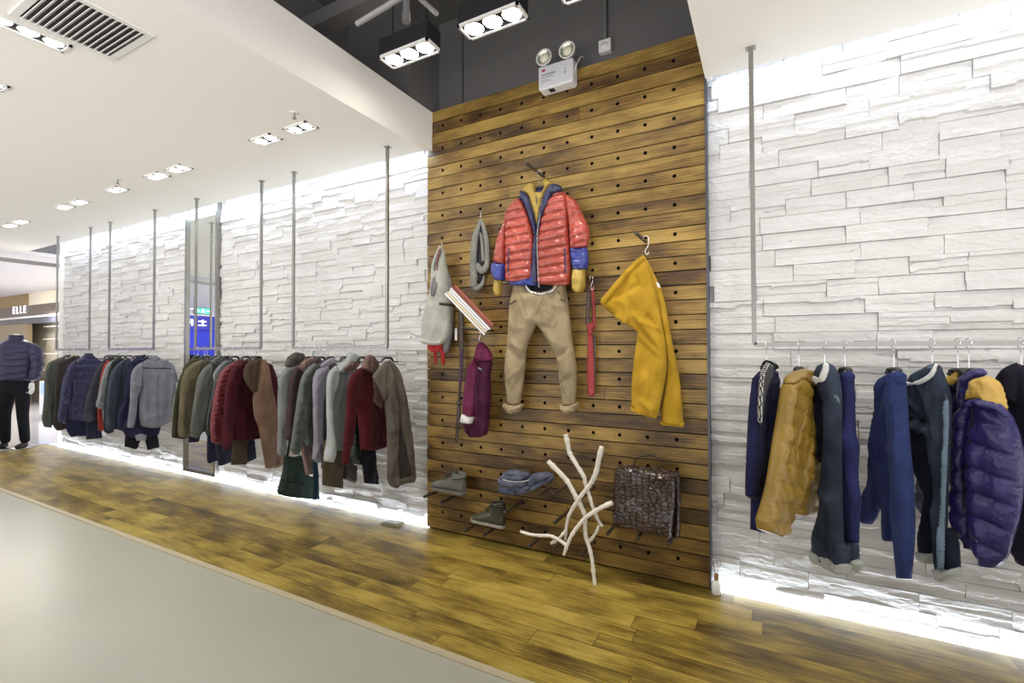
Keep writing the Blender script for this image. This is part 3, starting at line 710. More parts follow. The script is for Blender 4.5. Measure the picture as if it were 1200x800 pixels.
# --- farthest rail
garment('coat', 'grey-green coat at the far left end of the clothes rails', 'coat', HX_(80), -88, [
  ('body', [(84,416),(70,421),(60,428),(58,450),(60,498),(82,497),(86,460),(88,425)], dict(m=m_ggreen, t=.035)),
  ('sleeve', [(76,417),(62,422),(55,428),(52,445),(51,470),(49,490),(51.5,500),(60,501),(62,470),(66,440)], dict(m=m_ggreen, t=.035, off=.02))], GA, 'hanger under the grey-green coat at the far left end')
garment('coat', 'dark brown coat second from the far left, beside the grey-green coat', 'coat', HX_(88), -88, [
  ('body', [(92,416),(82,420),(74,426),(70,450),(68,503),(92,501),(98,450),(98,425)], dict(m=m_dkbrown, t=.035)),
  ('sleeve', [(88,416),(76,421),(66,426),(64,442),(63,470),(62,496),(66,504),(74,504),(77,470),(80,440)], dict(m=m_dkbrown, t=.03, off=.02))], GA, 'pale wooden hanger showing above the dark brown coat', wood=True)
garment('trousers', 'navy trousers showing below the navy quilted jacket on the far left', 'trousers', HX_(97), -88, [
  ('leg', [(77,440),(77,495),(80,508),(84,512),(94,510),(95,440)], dict(m=m_navy, t=.02)), ('leg', [(90,440),(88,480),(89,511),(103,511),(108,440)], dict(m=m_navy, t=.02, off=-.015))], GA)
garment('quilted_jacket', 'navy quilted jacket seen from the back on the far left rail', 'jacket', HX_(104), -86, [
  ('body', [(99,416),(92,420),(84,428),(82,445),(82,470),(80,491),(97,493),(112,491),(116,470),(120,450),(121,427),(113,419),(108,416)], dict(m=m_navyq, t=.05, quilt=.10, qa=.45)),
  ('sleeve', [(90,421),(81,427),(76,438),(72,452),(69,475),(67,488),(68,494),(76,496),(80,480),(83,465),(85,446),(88,432)], dict(m=m_navyq, t=.04, off=.025, quilt=.10, qa=.4)),
  ('sleeve', [(113,419),(121,425),(124,440),(121,462),(118,480),(112,480),(113,450)], dict(m=m_navyq, t=.035, off=-.01, quilt=.10, qa=.4)),
  ('collar', [(98,418),(99,413.5),(108,413.5),(112,419),(105,421)], dict(m=m_navyq, t=.02, off=.02))], GA, 'hanger inside the navy quilted jacket on the far left rail')
# --- rail with the grey shirt
garment('trousers', 'dark blue jeans below the charcoal jacket on the far left', 'trousers', HX_(126), -88, [
  ('leg', [(101,450),(101,480),(101,515),(120,513),(117,485),(118,450)], dict(m=m_denimd, t=.02))], GB2)
garment('jacket', 'charcoal jacket with a long sleeve right of the navy quilted jacket', 'jacket', HX_(128), -88, [
  ('body', [(129,418),(119,424),(111,440),(106,470),(103,490),(120,491),(128,470),(134,425)], dict(m=m_char, t=.03)),
  ('sleeve', [(122,422),(114,431),(107,447),(100,471),(97,490),(103,495),(112,492),(117,470),(122,440)], dict(m=m_char, t=.035, off=.02))], GB2, 'hanger under the charcoal jacket on the second rail')
garment('jacket', 'thin red jacket squeezed between the charcoal and the teal-grey garments', 'jacket', HX_(132), -88, [
  ('body', [(126,421),(120,432),(116,455),(114,480),(115,504),(121,505),(126,480),(131,440),(132,424)], dict(m=m_redc, t=.02))], GB2, 'hanger under the thin red jacket')
garment('shirt', 'pale grey shirt with a rolled cuff right of the thin red jacket', 'shirt', HX_(136), -88, [
  ('body', [(136,420),(127,426),(121,440),(119,470),(121,495),(130,495),(138,430)], dict(m=m_lgrey, t=.02, off=-.005)),
  ('sleeve', [(134,421),(125,427),(119,443),(115,462),(113,472),(121,474),(125,458),(131,438)], dict(m=m_lgrey, t=.022, off=.018)),
  ('cuff', [(113,469),(112,476),(116,479),(122,477),(122,470)], dict(m=m_lgrey, t=.03, off=.02, sp=.01))], GB2, 'hanger under the pale grey shirt with the rolled cuff')
garment('jacket', 'black-green jacket between the pale grey shirt and the slate blue jacket', 'jacket', HX_(143), -87, [
  ('body', [(142,418),(131,424),(126,440),(122,478),(121.5,503),(126,508),(133,506),(140,470),(147,425)], dict(m=m_dkgreen, t=.03))], GB2, 'hanger under the black-green jacket')
garment('jacket', 'slate blue jacket with leather look sleeve, third from the right on the grey shirt rail', 'jacket', HX_(151), -87, [
  ('body', [(151,419),(141,424),(134,432),(133,460),(134,503),(150,500),(156,460),(158,427)], dict(m=m_slate, t=.03)),
  ('sleeve', [(146,420),(136,428),(129,440),(125,466),(123.5,500),(128,505),(135,502),(138,470),(143,440)], dict(m=m_slate, t=.035, off=.02))], GB2, 'hanger under the slate blue jacket')
garment('hooded_jacket', 'navy hooded jacket just left of the grey shirt', 'jacket', HX_(161), -87, [
  ('body', [(166,417),(154,424),(149,440),(144,470),(138,485),(138,503),(150,506),(168,503),(172,450),(174,425)], dict(m=m_navy, t=.035)),
  ('hood', [(170,415),(160,418),(152,425),(158,428),(168,424),(175,420)], dict(m=m_navy, t=.035, off=.02))], GB2, 'hanger under the navy hooded jacket')
garment('trousers', 'black trousers with flared legs below the grey shirt', 'trousers', HX_(170), -86, [
  ('leg', [(150,500),(147,508),(145.5,523),(159,526.5),(163,518),(166,500)], dict(m=m_blackc, t=.02)),
  ('leg', [(166,500),(171,520),(173,527.5),(186.5,524),(184,506),(182,498)], dict(m=m_blackc, t=.02, off=.01))], GB2)
garment('shorts', 'dark grey shorts between the grey shirt and the black trousers', 'shorts', HX_(173), -86, [
  ('body', [(149,490),(143,503),(147,511),(165,514),(186,508),(189,497),(180,488)], dict(m=m_navy, t=.022, off=.005)),
  ('pale_patch', [(158,510),(160,516.5),(171,515.5),(172,509.5),(165,508)], dict(m=m_lgrey, t=.006, off=.03, sp=.01))], GB2)
garment('shirt', 'grey short sleeved shirt facing the viewer at the right end of its rail', 'shirt', HX_(176), -94, [
  ('body', [(174,420),(167,424),(164,432),(165,452),(163,475),(163.5,498),(172,500.5),(183,500.5),(192,497),(200.5,493),(203,470),(206,455),(205,430),(197,423),(187,420)], dict(m=m_greysh, t=.035, fold=.007, folds=((184,430,186,495,.02,-.01),(191,440,188,490,.015,.01)))),
  ('sleeve', [(168,423),(159,429),(154,437),(152.5,450),(152,470),(149,498),(150,501),(157,501),(160,485),(162,465),(166,455),(167,440)], dict(m=m_greysh, t=.032, off=.022, folds=((155,450,164,453,.012,.012),(155,470,160,476,.012,-.008)))),
  ('sleeve', [(196,422),(203,428),(207,438),(209,445.5),(208,447.5),(202,448),(200,440)], dict(m=m_greysh, t=.03, off=.01)),
  ('collar', [(173,419.5),(175,416.5),(184,416),(188,420),(181,423)], dict(m=m_greysh, t=.018, off=.025, sp=.01)),
  ('yoke_seam', [(163,431.5),(163.4,430.4),(203,431.4),(203,432.4)], dict(m=m_char, t=.003, off=.036, sp=.02, fold=0))], GB2, 'hanger inside the grey short sleeved shirt')
# --- rail before the mirror
garment('parka', 'dark olive parka with hood at the left end of the rail before the mirror', 'coat', HX_(232), -87, [
  ('body', [(228,424),(216,432),(208,450),(203,480),(201,512),(212,514),(222,512),(230,470),(236,430)], dict(m=m_olive, t=.035)),
  ('hood', [(234,418),(224,421),(215,430),(214,436),(224,434),(236,426)], dict(m=m_olive, t=.04, off=.01))], GB, 'hanger under the dark olive parka')
garment('coat', 'khaki beige coat with long sleeve second on the rail before the mirror', 'coat', HX_(240), -87, [
  ('body', [(243,420),(232,426),(224,436),(222,460),(216,500),(216,512),(224,511),(234,500),(240,460),(248,425)], dict(m=m_beigeg, t=.03)),
  ('sleeve', [(236,421),(225,426),(217,434),(212,450),(210,475),(209,507),(213,512),(222,511),(224,490),(227,465),(232,440)], dict(m=m_beigeg, t=.038, off=.022, folds=((211,488,222,490,.012,.01),(211,496,222,498,.01,-.008)))),
  ('red_lining', [(210,508),(210,512),(223,512),(222,508)], dict(m=m_redc, t=.01, off=.0, sp=.01))], GB, 'hanger under the khaki beige coat')
garment('coat', 'grey wool coat with a big turned collar in the middle of the mirror rail', 'coat', HX_(253), -85, [
  ('body', [(262,421),(250,424),(240,432),(236,445),(236,480),(233,508),(250,500),(262,470),(268,440),(270,426)], dict(m=m_wool, t=.035)),
  ('sleeve', [(248,425),(239,431),(232,443),(228,465),(224,495),(223,510),(231,513.5),(237,505),(241,485),(246,465),(249,445)], dict(m=m_wool, t=.04, off=.022)),
  ('collar', [(247,424),(252,419),(259,416.5),(267,417),(269,422),(262,426),(251,427)], dict(m=m_wool, t=.028, off=.035, sp=.01)),
  ('sleeve_strap', [(223,505),(223,507.5),(233,510),(234,507.5)], dict(m=m_wool, t=.006, off=.068, sp=.01)),
  ('price_tag', [(224,512),(224,517.5),(229,518.5),(229,513)], dict(m=m_navy, t=.004, off=.02, sp=.012, fold=0))], GB, 'hanger under the grey wool coat')
garment('shirt', 'pale grey shirt collar showing between the grey wool coat and the red quilted jacket', 'shirt', HX_(262), -86, [
  ('body', [(270,419),(260,425),(252,434),(250,445),(260,470),(272,440),(277,423)], dict(m=m_lgrey, t=.02))], GB, 'hanger under the pale grey shirt before the mirror')
garment('quilted_jacket', 'black-green quilted jacket showing left of the red quilted jacket', 'jacket', HX_(266), -86, [
  ('body', [(274,421),(262,428),(252,445),(246,470),(242,495),(243,508),(254,512),(266,470),(276,430)], dict(m=m_dgpuff, t=.035, quilt=.06))], GB, 'hanger under the black-green quilted jacket')
garment('trousers', 'dark plum trousers below the black-green quilted jacket', 'trousers', HX_(258), -86, [
  ('leg', [(243,500),(242.5,538),(246,543),(256,539),(258,500)], dict(m=m_navy, t=.02)), ], GB)
garment('trousers', 'navy trousers below the red quilted jacket', 'trousers', HX_(268), -86, [
  ('leg', [(251,510),(253,530),(256,545.5),(271,541),(275,510)], dict(m=m_denimd, t=.022)), ], GB)
garment('quilted_jacket', 'crimson quilted jacket left of the burgundy coat', 'jacket', HX_(275), -85, [
  ('body', [(282,420),(272,426),(262,440),(258,470),(256,515),(268,518),(278,480),(288,425)], dict(m=m_crim, t=.035, quilt=.05, tilt=.15)),
  ('sleeve', [(276,423),(264,430),(257,441),(251,465),(246.5,498),(248,517),(256,520.5),(262,519),(265,480),(268,450),(274,434)], dict(m=m_crim, t=.042, off=.022, quilt=.045, tilt=.12, wr=.006))], GB, 'hanger under the crimson quilted jacket')
garment('trousers', 'dark brown trousers below the burgundy coat', 'trousers', HX_(286), -86, [
  ('leg', [(273,512),(270.5,544.5),(288,544),(291,512)], dict(m=m_brown, t=.022, off=.008)), ('leg', [(287,512),(288,543),(300.5,537),(298,512)], dict(m=m_denimd, t=.02))], GB)
garment('coat', 'burgundy wool coat in front of the navy and brown trousers', 'coat', HX_(288), -83, [
  ('body', [(290,420),(279,425),(274,440),(272,465),(271,515),(285,517),(303,513),(301.5,480),(299,455),(295,430)], dict(m=m_burg, t=.04)),
  ('sleeve', [(284,423),(273,431),(266,448),(263,478),(261,527),(268,528),(272,515),(275,480),(279,455),(284,440)], dict(m=m_burg, t=.035, off=.026))], GB, 'hanger inside the burgundy wool coat')
garment('cardigan', 'burgundy knitted cardigan behind the mocha canvas sleeve at the right rail end', 'cardigan', HX_(298), -84, [
  ('body', [(306,421),(318,427),(324,442),(326,470),(327,505),(325,517),(318,515),(306,470),(302,440)], dict(m=m_burg, t=.03, off=-.02))], GB, 'hanger under the burgundy cardigan')
garment('hooded_jacket', 'mocha canvas jacket with brown hood at the right end of the mirror rail', 'jacket', HX_(302), -80, [
  ('hood', [(305,419),(296,421),(289,427),(286,437),(288,447),(293,455),(297,462),(302,450),(307,430)], dict(m=m_brown, t=.04, off=.01, folds=((297,424,292,446,.012,.015),(303,422,299,452,.01,-.012)))),
  ('sleeve', [(305,419),(312,425),(316,440),(321,470),(325,500),(329,535),(330.5,541.5),(322,546),(312,548),(309,530),(304,502),(299,488),(297.5,466),(302,444)], dict(m=m_mocha, t=.045, off=.03, fold=.008, folds=((299,468,314,474,.015,.012),(301,488,318,486,.015,-.01)))),
  ('cuff', [(311.5,542),(312,548.5),(322,547),(331,542.5),(329.5,536.5),(322,541)], dict(m=m_mocha, t=.05, off=.03, sp=.01))], GB, 'hanger under the mocha canvas jacket')
# --- rail left of the wood panel
garment('coat', 'grey coat with dark tartan hood at the left end of the panel-side rail', 'coat', HX_(354), -87, [
  ('body', [(357,424),(344,430),(336,438),(334,470),(336,505),(350,505),(356,470),(362,430)], dict(m=m_grey2, t=.03)),
  ('sleeve', [(350,425),(336,430),(328,438),(326,460),(326,500),(325,532),(329,536),(333.5,533),(336,500),(340,470),(344,445)], dict(m=m_grey2, t=.034, off=.02)),
  ('hood', [(334,428),(338,417.5),(346,412.5),(354,413.5),(359,420),(356,428),(345,431),(338,432)], dict(m=m_fur, t=.05, off=.02, sp=.011, wr=.01))], GC, 'hanger under the grey coat with the tartan hood')
garment('cardigan', 'dark chocolate knitted cardigan beside the grey coat with the tartan hood', 'cardigan', HX_(362), -86, [
  ('body', [(360,425),(346,431),(340,445),(337,480),(334,512),(338,517),(350,514),(358,470),(366,430)], dict(m=m_choc, t=.035))], GC, 'hanger under the chocolate cardigan')
garment('shirt', 'shirt with patterned red and grey collar beside the chocolate cardigan', 'shirt', HX_(370), -86, [
  ('body', [(374,425),(362,430),(356,440),(354,470),(366,470),(376,430)], dict(m=m_fur, t=.02)),
  ('collar', [(350,430),(355,423),(364,419),(374,419),(377,424),(366,430),(357,435)], dict(m=m_plaid, t=.028, off=.02, sp=.01))], GC, 'hanger under the shirt with the patterned collar')
garment('skirt', 'dusty pink skirt hanging right of the dark green canvas bag', 'skirt', HX_(372), -86, [
  ('body', [(349,515),(353,530),(356,545),(358,557),(371,554),(373,520)], dict(m=m_pink, t=.02))], GC)
garment('quilted_jacket', 'grey-green quilted jacket above the dark green canvas bag', 'jacket', HX_(376), -85, [
  ('body', [(378,423),(366,429),(362,450),(358,490),(358,522),(372,526),(376,480),(382,430)], dict(m=m_gpuff, t=.035, quilt=.06)),
  ('sleeve', [(370,424),(359,433),(352,450),(347,483),(341,527),(344,532.5),(351,533),(356,515),(362,490),(366,460),(370,440)], dict(m=m_gpuff, t=.04, off=.022, quilt=.08, qa=.4, wr=.006))], GC, 'hanger under the grey-green quilted jacket')
garment('sweater', 'lilac grey knitted sweater left of the pale grey hooded sweatshirt', 'sweater', HX_(387), -85, [
  ('body', [(391,424),(380,430),(376,445),(378,470),(376,510),(377,549),(391,550),(395,480),(398,430)], dict(m=m_plum, t=.03)),
  ('sleeve', [(384,426),(372,433),(367.5,446),(367.5,480),(368,515),(366.5,538),(370,542),(376,541),(377,510),(378,475),(381,465),(384,445)], dict(m=m_lilac, t=.034, off=.022)),
  ('neckband', [(375,430),(378,425),(388,419),(392,420),(390,426),(381,431)], dict(m=m_lilac, t=.02, off=.02, sp=.01))], GC, 'hanger under the lilac grey sweater')
garment('trousers', 'olive brown trousers below the pale grey hooded sweatshirt', 'trousers', HX_(398), -86, [
  ('leg', [(379,515),(377.5,568),(388,570),(400.5,572),(401.5,545),(401.5,515)], dict(m=m_olivebr, t=.024, off=.01)), ('leg', [(400,520),(402,561),(417,566.5),(418,545),(415,520)], dict(m=m_dkbrown, t=.02))], GC)
garment('hooded_sweatshirt', 'pale grey hooded sweatshirt left of the wine red sweater', 'sweatshirt', HX_(404), -83, [
  ('body', [(404,425),(394,430),(389,438),(388,460),(388.5,490),(387,525),(394,527.5),(403,527),(410,525),(413,480),(418,440),(415,428)], dict(m=m_grey2, t=.04)),
  ('sleeve', [(394,428),(387,434),(384,446),(383.5,478),(384,512),(381,530),(380.5,540),(387.5,541.5),(390,528),(389,500),(390,470),(394,455),(396,440)], dict(m=m_sweat, t=.034, off=.025)),
  ('hood', [(389,434),(395,429),(404,421),(408,414),(412,412),(417,415),(420,423),(416,428),(404,433),(396,436)], dict(m=m_sweat, t=.045, off=.015, sp=.011)),
  ('hood_lining', [(400,433),(408,426),(418,421),(423,424),(418,430),(408,435)], dict(m=m_plaid, t=.022, off=.055, sp=.01))], GC, 'hanger under the pale grey hooded sweatshirt')
garment('trousers', 'black trousers hanging below the wine red sweater', 'trousers', HX_(428), -86, [
  ('leg', [(424,518),(425,545),(427,566),(443,567.5),(440,540),(437,518)], dict(m=m_blackc, t=.022))], GC)
garment('quilted_jacket', 'dark green quilted jacket peeking out left below the wine red sweater', 'jacket', HX_(424), -85, [
  ('body', [(426,430),(417,460),(413,490),(411.5,530),(414,543),(421,545),(429,540),(430,480)], dict(m=m_dgpuff, t=.03, quilt=.05))], GC, 'hanger under the dark green quilted jacket beside the wood panel')
garment('sweater', 'wine red knitted sweater near the right end of the rail beside the wood panel', 'sweater', HX_(433), -80, [
  ('body', [(431,428),(422,431),(414,438),(412,452),(414,468),(419,480),(422,498),(424,527),(438,527),(451,522),(451.5,480),(446,460),(438,440)], dict(m=m_redsw, t=.04, folds=((424,470,430,524,.02,.01),))),
  ('sleeve', [(423,430),(413,437),(408.5,453),(406,490),(401.5,543),(407.5,545),(412,512),(415,478),(419,455),(422,442)], dict(m=m_redsw, t=.034, off=.028))], GC, 'hanger showing above the wine red sweater')
garment('shirt', 'small checked red shirt collar between the wine red sweater and the taupe trench coat', 'shirt', HX_(440), -82, [
  ('collar', [(425,431),(427,423),(432,415),(437,417),(441,424),(442,432),(437,437),(430,433)], dict(m=m_plaid, t=.03, off=.0, sp=.01)),
  ('body', [(441,430),(437,436),(437,470),(447,480),(450,440)], dict(m=m_plaid, t=.02, off=-.01))], GC)
garment('trench_coat', 'taupe trench coat hanging at the right rail end beside the wood panel', 'coat', HX_(454), -106, [
  ('back', [(452,423),(459,432),(464,460),(467,500),(468,540),(466,568),(486,562),(484,530),(478,480),(471,445),(462,427)], dict(m=m_dktaupe, t=.03, off=-.03)),
  ('front', [(455,421),(462,426),(469,437),(475,460),(480,490),(484,525),(487.5,557),(485,564),(472,566),(474,545),(469,520),(466,490),(462,455),(457,435)], dict(m=m_taupe, t=.035, off=.01, folds=((466,440,478,540,.015,.012),))),
  ('lining', [(467,522),(470,500),(475,520),(480,540),(481,556),(469,561),(466,545)], dict(m=m_dkbrown, t=.012, off=.038, sp=.01)),
  ('sleeve', [(456,424),(452,436),(451,470),(453,500),(454,540),(454,562),(458,570),(464,571.5),(468,562),(467,540),(466.5,510),(467,480),(463,450)], dict(m=m_taupe, t=.04, off=.035, folds=((452,480,466,486,.012,-.01),))),
  ('cuff', [(453.5,555),(456,567),(463,572),(470,567),(486,563),(487,556),(470,560),(464,563)], dict(m=m_taupe, t=.028, off=.055, sp=.01)),
  ('lapel', [(453,422),(444,430),(436,442),(439,447),(445,458),(451,471),(455,458),(458,438)], dict(m=m_taupe, t=.022, off=.05, folds=((450,430,448,460,.01,.01),)))], GC, 'wire hanger hook at the right end of the rail beside the wood panel')
t = garment('tote_bag', 'dark green canvas tote bag hanging low under the grey-green quilted jacket', 'bag', HX_(352), -78, [
  ('body', [(334,533),(333,550),(329,566),(326,576),(327,579),(345,583),(367.5,585),(368,575),(369,558),(361,557),(356,551),(353,540),(352,533),(343,535)], dict(m=m_bagg, t=.05, Rr=.04, fold=.004)),
  ('flap_seam', [(330,563),(330.4,561.5),(367,569),(367,571)], dict(m=m_dkgreen, t=.004, off=.052, sp=.02, fold=0)),
  ('handle', [(335,535),(346,470),(353,418),(354.5,418),(349,470),(338,535)], dict(m=m_bagg, t=.006, off=-.02, fold=0))], None)
garment('trousers', 'teal trouser leg end just right of the dark green canvas bag', 'trousers', HX_(378), -86, [
  ('leg', [(366,530),(367,555),(367,586),(374,584.5),(373,555),(372,530)], dict(m=m_teal, t=.02))], GC)
# ------------------------------------------------------------------ right rail
GD_ = 'clothes on the right rail'
m_navysw = knit('navy_fine_knit', (.013,.014,.05)); m_dots = mat('dotted_collar', (.7,.7,.68), .8)
nt = m_dots.node_tree; vo_ = nt.nodes.new('ShaderNodeTexVoronoi'); vo_.inputs['Scale'].default_value = 110; vo_.inputs['Randomness'].default_value = 0
tc_ = nt.nodes.new('ShaderNodeTexCoord'); rp = nt.nodes.new('ShaderNodeValToRGB'); rp.color_ramp.elements[0].position = .36; rp.color_ramp.elements[1].position = .42
rp.color_ramp.elements[0].color = (.75,.75,.66,1); rp.color_ramp.elements[1].color = (.012,.012,.018,1)
nt.links.new(tc_.outputs['Object'], vo_.inputs['Vector']); nt.links.new(vo_.outputs['Distance'], rp.inputs[0]); nt.links.new(rp.outputs[0], nt.nodes['Principled BSDF'].inputs['Base Color'])
m_must = puffy('mustard_quilt', (.245,.150,.022), rough=.36); m_jean1 = cloth_mat('washed_dark_denim', (.014,.020,.036), col2=(.055,.072,.105), nscale=4); m_jeanb = cloth_mat('black_denim', (.012,.015,.028)); m_hem = cloth_mat('pale_denim_inside', (.38,.40,.36))
m_wband = cloth_mat('white_waist_lining', (.75,.75,.74)); m_bluek = knit('royal_blue_knit', (.022,.026,.095)); m_blues = knit('blue_rib_knit', (.025,.040,.125)); m_bluesd = knit('navy_rib_knit', (.025,.035,.12)); m_npuff = puffy('navy_puffer', (.022,.018,.105), rough=.34, bscale=36)
m_yoke = puffy('mustard_yoke', (.52,.33,.07), rough=.4); m_seam = cloth_mat('seam_denim', (.12,.17,.22)); m_blackw = cloth_mat('black_wool', (.012,.011,.02))
c5 = (930, 390, 2.6667); c6 = (1050, 390, 2.6667); c4 = (865, 390, 3.2)
garment('sweater', 'navy fine knit sweater with dotted collar at the left end of the right rail', 'sweater', X(898), -108, [
  ('body', [(900,427),(890,440),(886,484),(884,560),(883,621),(891,623),(899,600),(907,565),(913,515),(912,490),(909,455),(906,432)], dict(m=m_navysw, t=.03, fold=.005)),
  ('sleeve', [(894,432),(885.5,441),(881,484),(878,545),(877,580),(882.5,584.5),(886,575),(892,530),(894,480),(896,450)], dict(m=m_navysw, t=.03, off=.02)),
  ('sleeve', [(903,430),(907.5,446),(912,490),(913.5,516),(905,545),(893,575),(886,584),(885,578),(892,540),(899,500),(901,460)], dict(m=m_navy, t=.03, off=.03)),
  ('collar', [(899,424),(905,428),(903,442),(897,458),(893,480),(891,500),(889.5,485),(891,455),(893,437)], dict(m=m_dots, t=.012, off=.055, sp=.009, fold=0)),
  ('neck', [(894,432),(898,421.5),(903,424),(906,430),(900,434)], dict(m=m_blackc, t=.03, sp=.01))], GD_, hw=.05, hd=.125, hang='wire hook of the hanger carrying the navy sweater with dotted collar')
garment('quilted_jacket', 'mustard yellow quilted jacket second from the left on the right rail', 'jacket', X(936), -112, [
  ('body', [(931,440),(940,434),(948,435),(951,450),(954,480),(957,511),(961,541),(961.5,575),(958,590),(951,598),(938,602),(926,600),(925,570),(928,500)], dict(m=m_must, t=.045, quilt=.10, qa=.34, tilt=.3, wr=.003, cr=.008)),
  ('sleeve', [(931,441),(922,450),(918,477),(910,528),(903,571),(892,610),(893,620),(906,625.5),(914,618),(927,592),(940,562),(953,532),(956,508),(950,480),(944,455),(937,443)], dict(m=m_must, t=.05, off=.03, quilt=.095, qa=.34, tilt=-.3, wr=.003, cr=.008, sp=.009, folds=((940,452,917,560,.007,-.016),(945,480,930,590,.007,-.012)))),
  ('collar', [(922,449),(926,439),(935,433.5),(945,432),(950,440),(949,455),(943,450),(934,444),(928,446)], dict(m=m_must, t=.04, off=.03, sp=.01, wr=.008))], GD_, hw=.05, hd=.125, hang='wire hook of the hanger carrying the mustard quilted jacket')
garment('sweater', 'royal blue knitted top hanging over dark jeans on the right rail', 'sweater', X(990), -66, [
  ('body', [(986,443),(991,438),(998,440),(1000,500),(1001,512),(1004.5,522),(1003,560),(1007,590),(1005,598),(1004,636),(995,637),(984,635),(981,560),(981,500),(982,455)], dict(m=m_bluek, t=.03, off=.02, fold=.004)),
  ('collar', [(985,444),(988,437),(995,434),(999,439),(998,447),(991,449)], dict(m=m_bluek, t=.032, off=.025, sp=.009))], GD_, hw=.05, hd=.125, hang='hanger carrying the royal blue knitted top')
garment('jeans', 'washed dark jeans with white waist lining and folded pale hems, left pair', 'jeans', X(966), -66, [
  ('leg', [(953,442),(950,458),(949,480),(954,515),(962,533),(970,545),(974,520),(976,480),(968,450),(960,440)], dict(m=m_jeanb, t=.04)),
  ('leg', [(958,436),(966,425),(971,425),(976,432),(980,445),(982,465),(982,490),(982,540),(983,600),(984,634),(993,637),(994,671),(975,663),(957,653),(957,645),(964,600),(970,550),(973,510),(971,470)], dict(m=m_jean1, t=.045, off=.02, folds=((975,480,972,640,.02,.015),))),
  ('leg', [(990,636),(991,650),(995,669),(1006,667),(1005,650),(1004,636)], dict(m=m_jean1, t=.025, off=-.02)),
  ('folded_hem', [(957,642),(956,656),(975,666),(994,673.5),(996,661),(976,652)], dict(m=m_hem, t=.051, Rr=.02, off=.02, sp=.01)),
  ('folded_hem', [(996,660),(996,672),(1004,670),(1009,661),(1006,654)], dict(m=m_hem, t=.034, Rr=.015, off=-.02, sp=.01)),
  ('waistband', [(953,440),(952,447),(958,451),(966,446),(969,436),(970,426),(967,424),(965,432),(961,442)], dict(m=m_wband, t=.012, off=.066, sp=.008, fold=0)),
  ('pocket', [(974,462),(979,470),(984,475),(984,467),(980,462)], dict(m=m_seam, t=.006, off=.062, sp=.01))], GD_, hw=.05, hd=.125, hang='hanger clamped to the waist of the left pair of jeans')
garment('sweater', 'blue ribbed sweater with long hanging sleeves in the middle of the right rail', 'sweater', X(1047), -64, [
  ('body', [(1046,438),(1036,446),(1033,480),(1032,540),(1030,590),(1036,597),(1038,630),(1044,634),(1050,628),(1054,560),(1056,500),(1056,445)], dict(m=m_bluesd, t=.035)),
  ('sleeve', [(1044,436),(1034,443),(1030,455),(1028,485),(1020,555),(1010,598),(1009.5,610),(1020,614.5),(1026,605),(1032,580),(1038,530),(1041,470)], dict(m=m_bluesd, t=.034, off=.01)),
  ('sleeve', [(1050,440),(1058,442),(1060,470),(1063,520),(1067,560),(1069,615),(1067,655),(1064.5,678),(1052,676.5),(1051,640),(1049,590),(1045,520),(1043,460)], dict(m=m_blues, t=.04, off=.045)),
  ('collar', [(1043,447),(1046,438),(1053,434),(1060,438),(1059,449),(1050,452)], dict(m=m_blues, t=.03, off=.05, sp=.009))], GD_, hw=.05, hd=.125, hang='hanger carrying the blue ribbed sweater')
garment('jeans', 'faded dark jeans with rolled hems left of the navy puffer jacket', 'jeans', X(1092), -58, [
  ('leg', [(1066,455),(1063,475),(1067,500),(1064,525),(1070,545),(1083,570),(1086,590),(1080,625),(1081,645),(1084,652),(1098,658),(1103,600),(1105,540),(1098,480),(1085,455)], dict(m=m_jeanb, t=.045)),
  ('leg', [(1061.5,448),(1076,436),(1092,426),(1099,427),(1104,440),(1110,458),(1112.5,478),(1110,540),(1108,600),(1106,668),(1100,671),(1098,610),(1097,570),(1090,530),(1078,505),(1069,485),(1064,465)], dict(m=m_jean1, t=.045, off=.022, sp=.010, folds=((1076,498,1096,504,.014,.03),(1074,490,1094,494,.01,-.02),(1080,470,1095,560,.02,-.012),(1070,465,1085,480,.012,.016)))),
  ('leg', [(1108,618),(1108,640),(1110,670),(1124,668),(1122,640),(1119,618)], dict(m=m_jeanb, t=.04, off=.0)),
  ('side_seam', [(1108,460),(1112,478),(1110,540),(1107.5,600),(1106,664),(1101,668),(1101.5,610),(1104,545),(1106,490)], dict(m=m_seam, t=.012, off=.064, sp=.01)),
  ('folded_hem', [(1080,643),(1081,656),(1098,661),(1100,648)], dict(m=m_hem, t=.051, Rr=.02, off=.0, sp=.01)),
  ('folded_hem', [(1097,664),(1099,677),(1107,682),(1125,676),(1127,663),(1112,667)], dict(m=m_hem, t=.051, Rr=.02, off=.025, sp=.01, wr=.006)),
  ('waistband', [(1061,447),(1074,446),(1088,438),(1096,425),(1099,427),(1093,441),(1079,450),(1062,452)], dict(m=m_wband, t=.01, off=.068, sp=.008, fold=0)),
  ('waist_inside', [(1063,446),(1068,438),(1082,431),(1094,426),(1088,437),(1074,445)], dict(m=m_seam, t=.008, off=.05, sp=.009, fold=0))], GD_, hw=.05, hd=.125, hang='hanger clamped to the waist of the faded jeans')
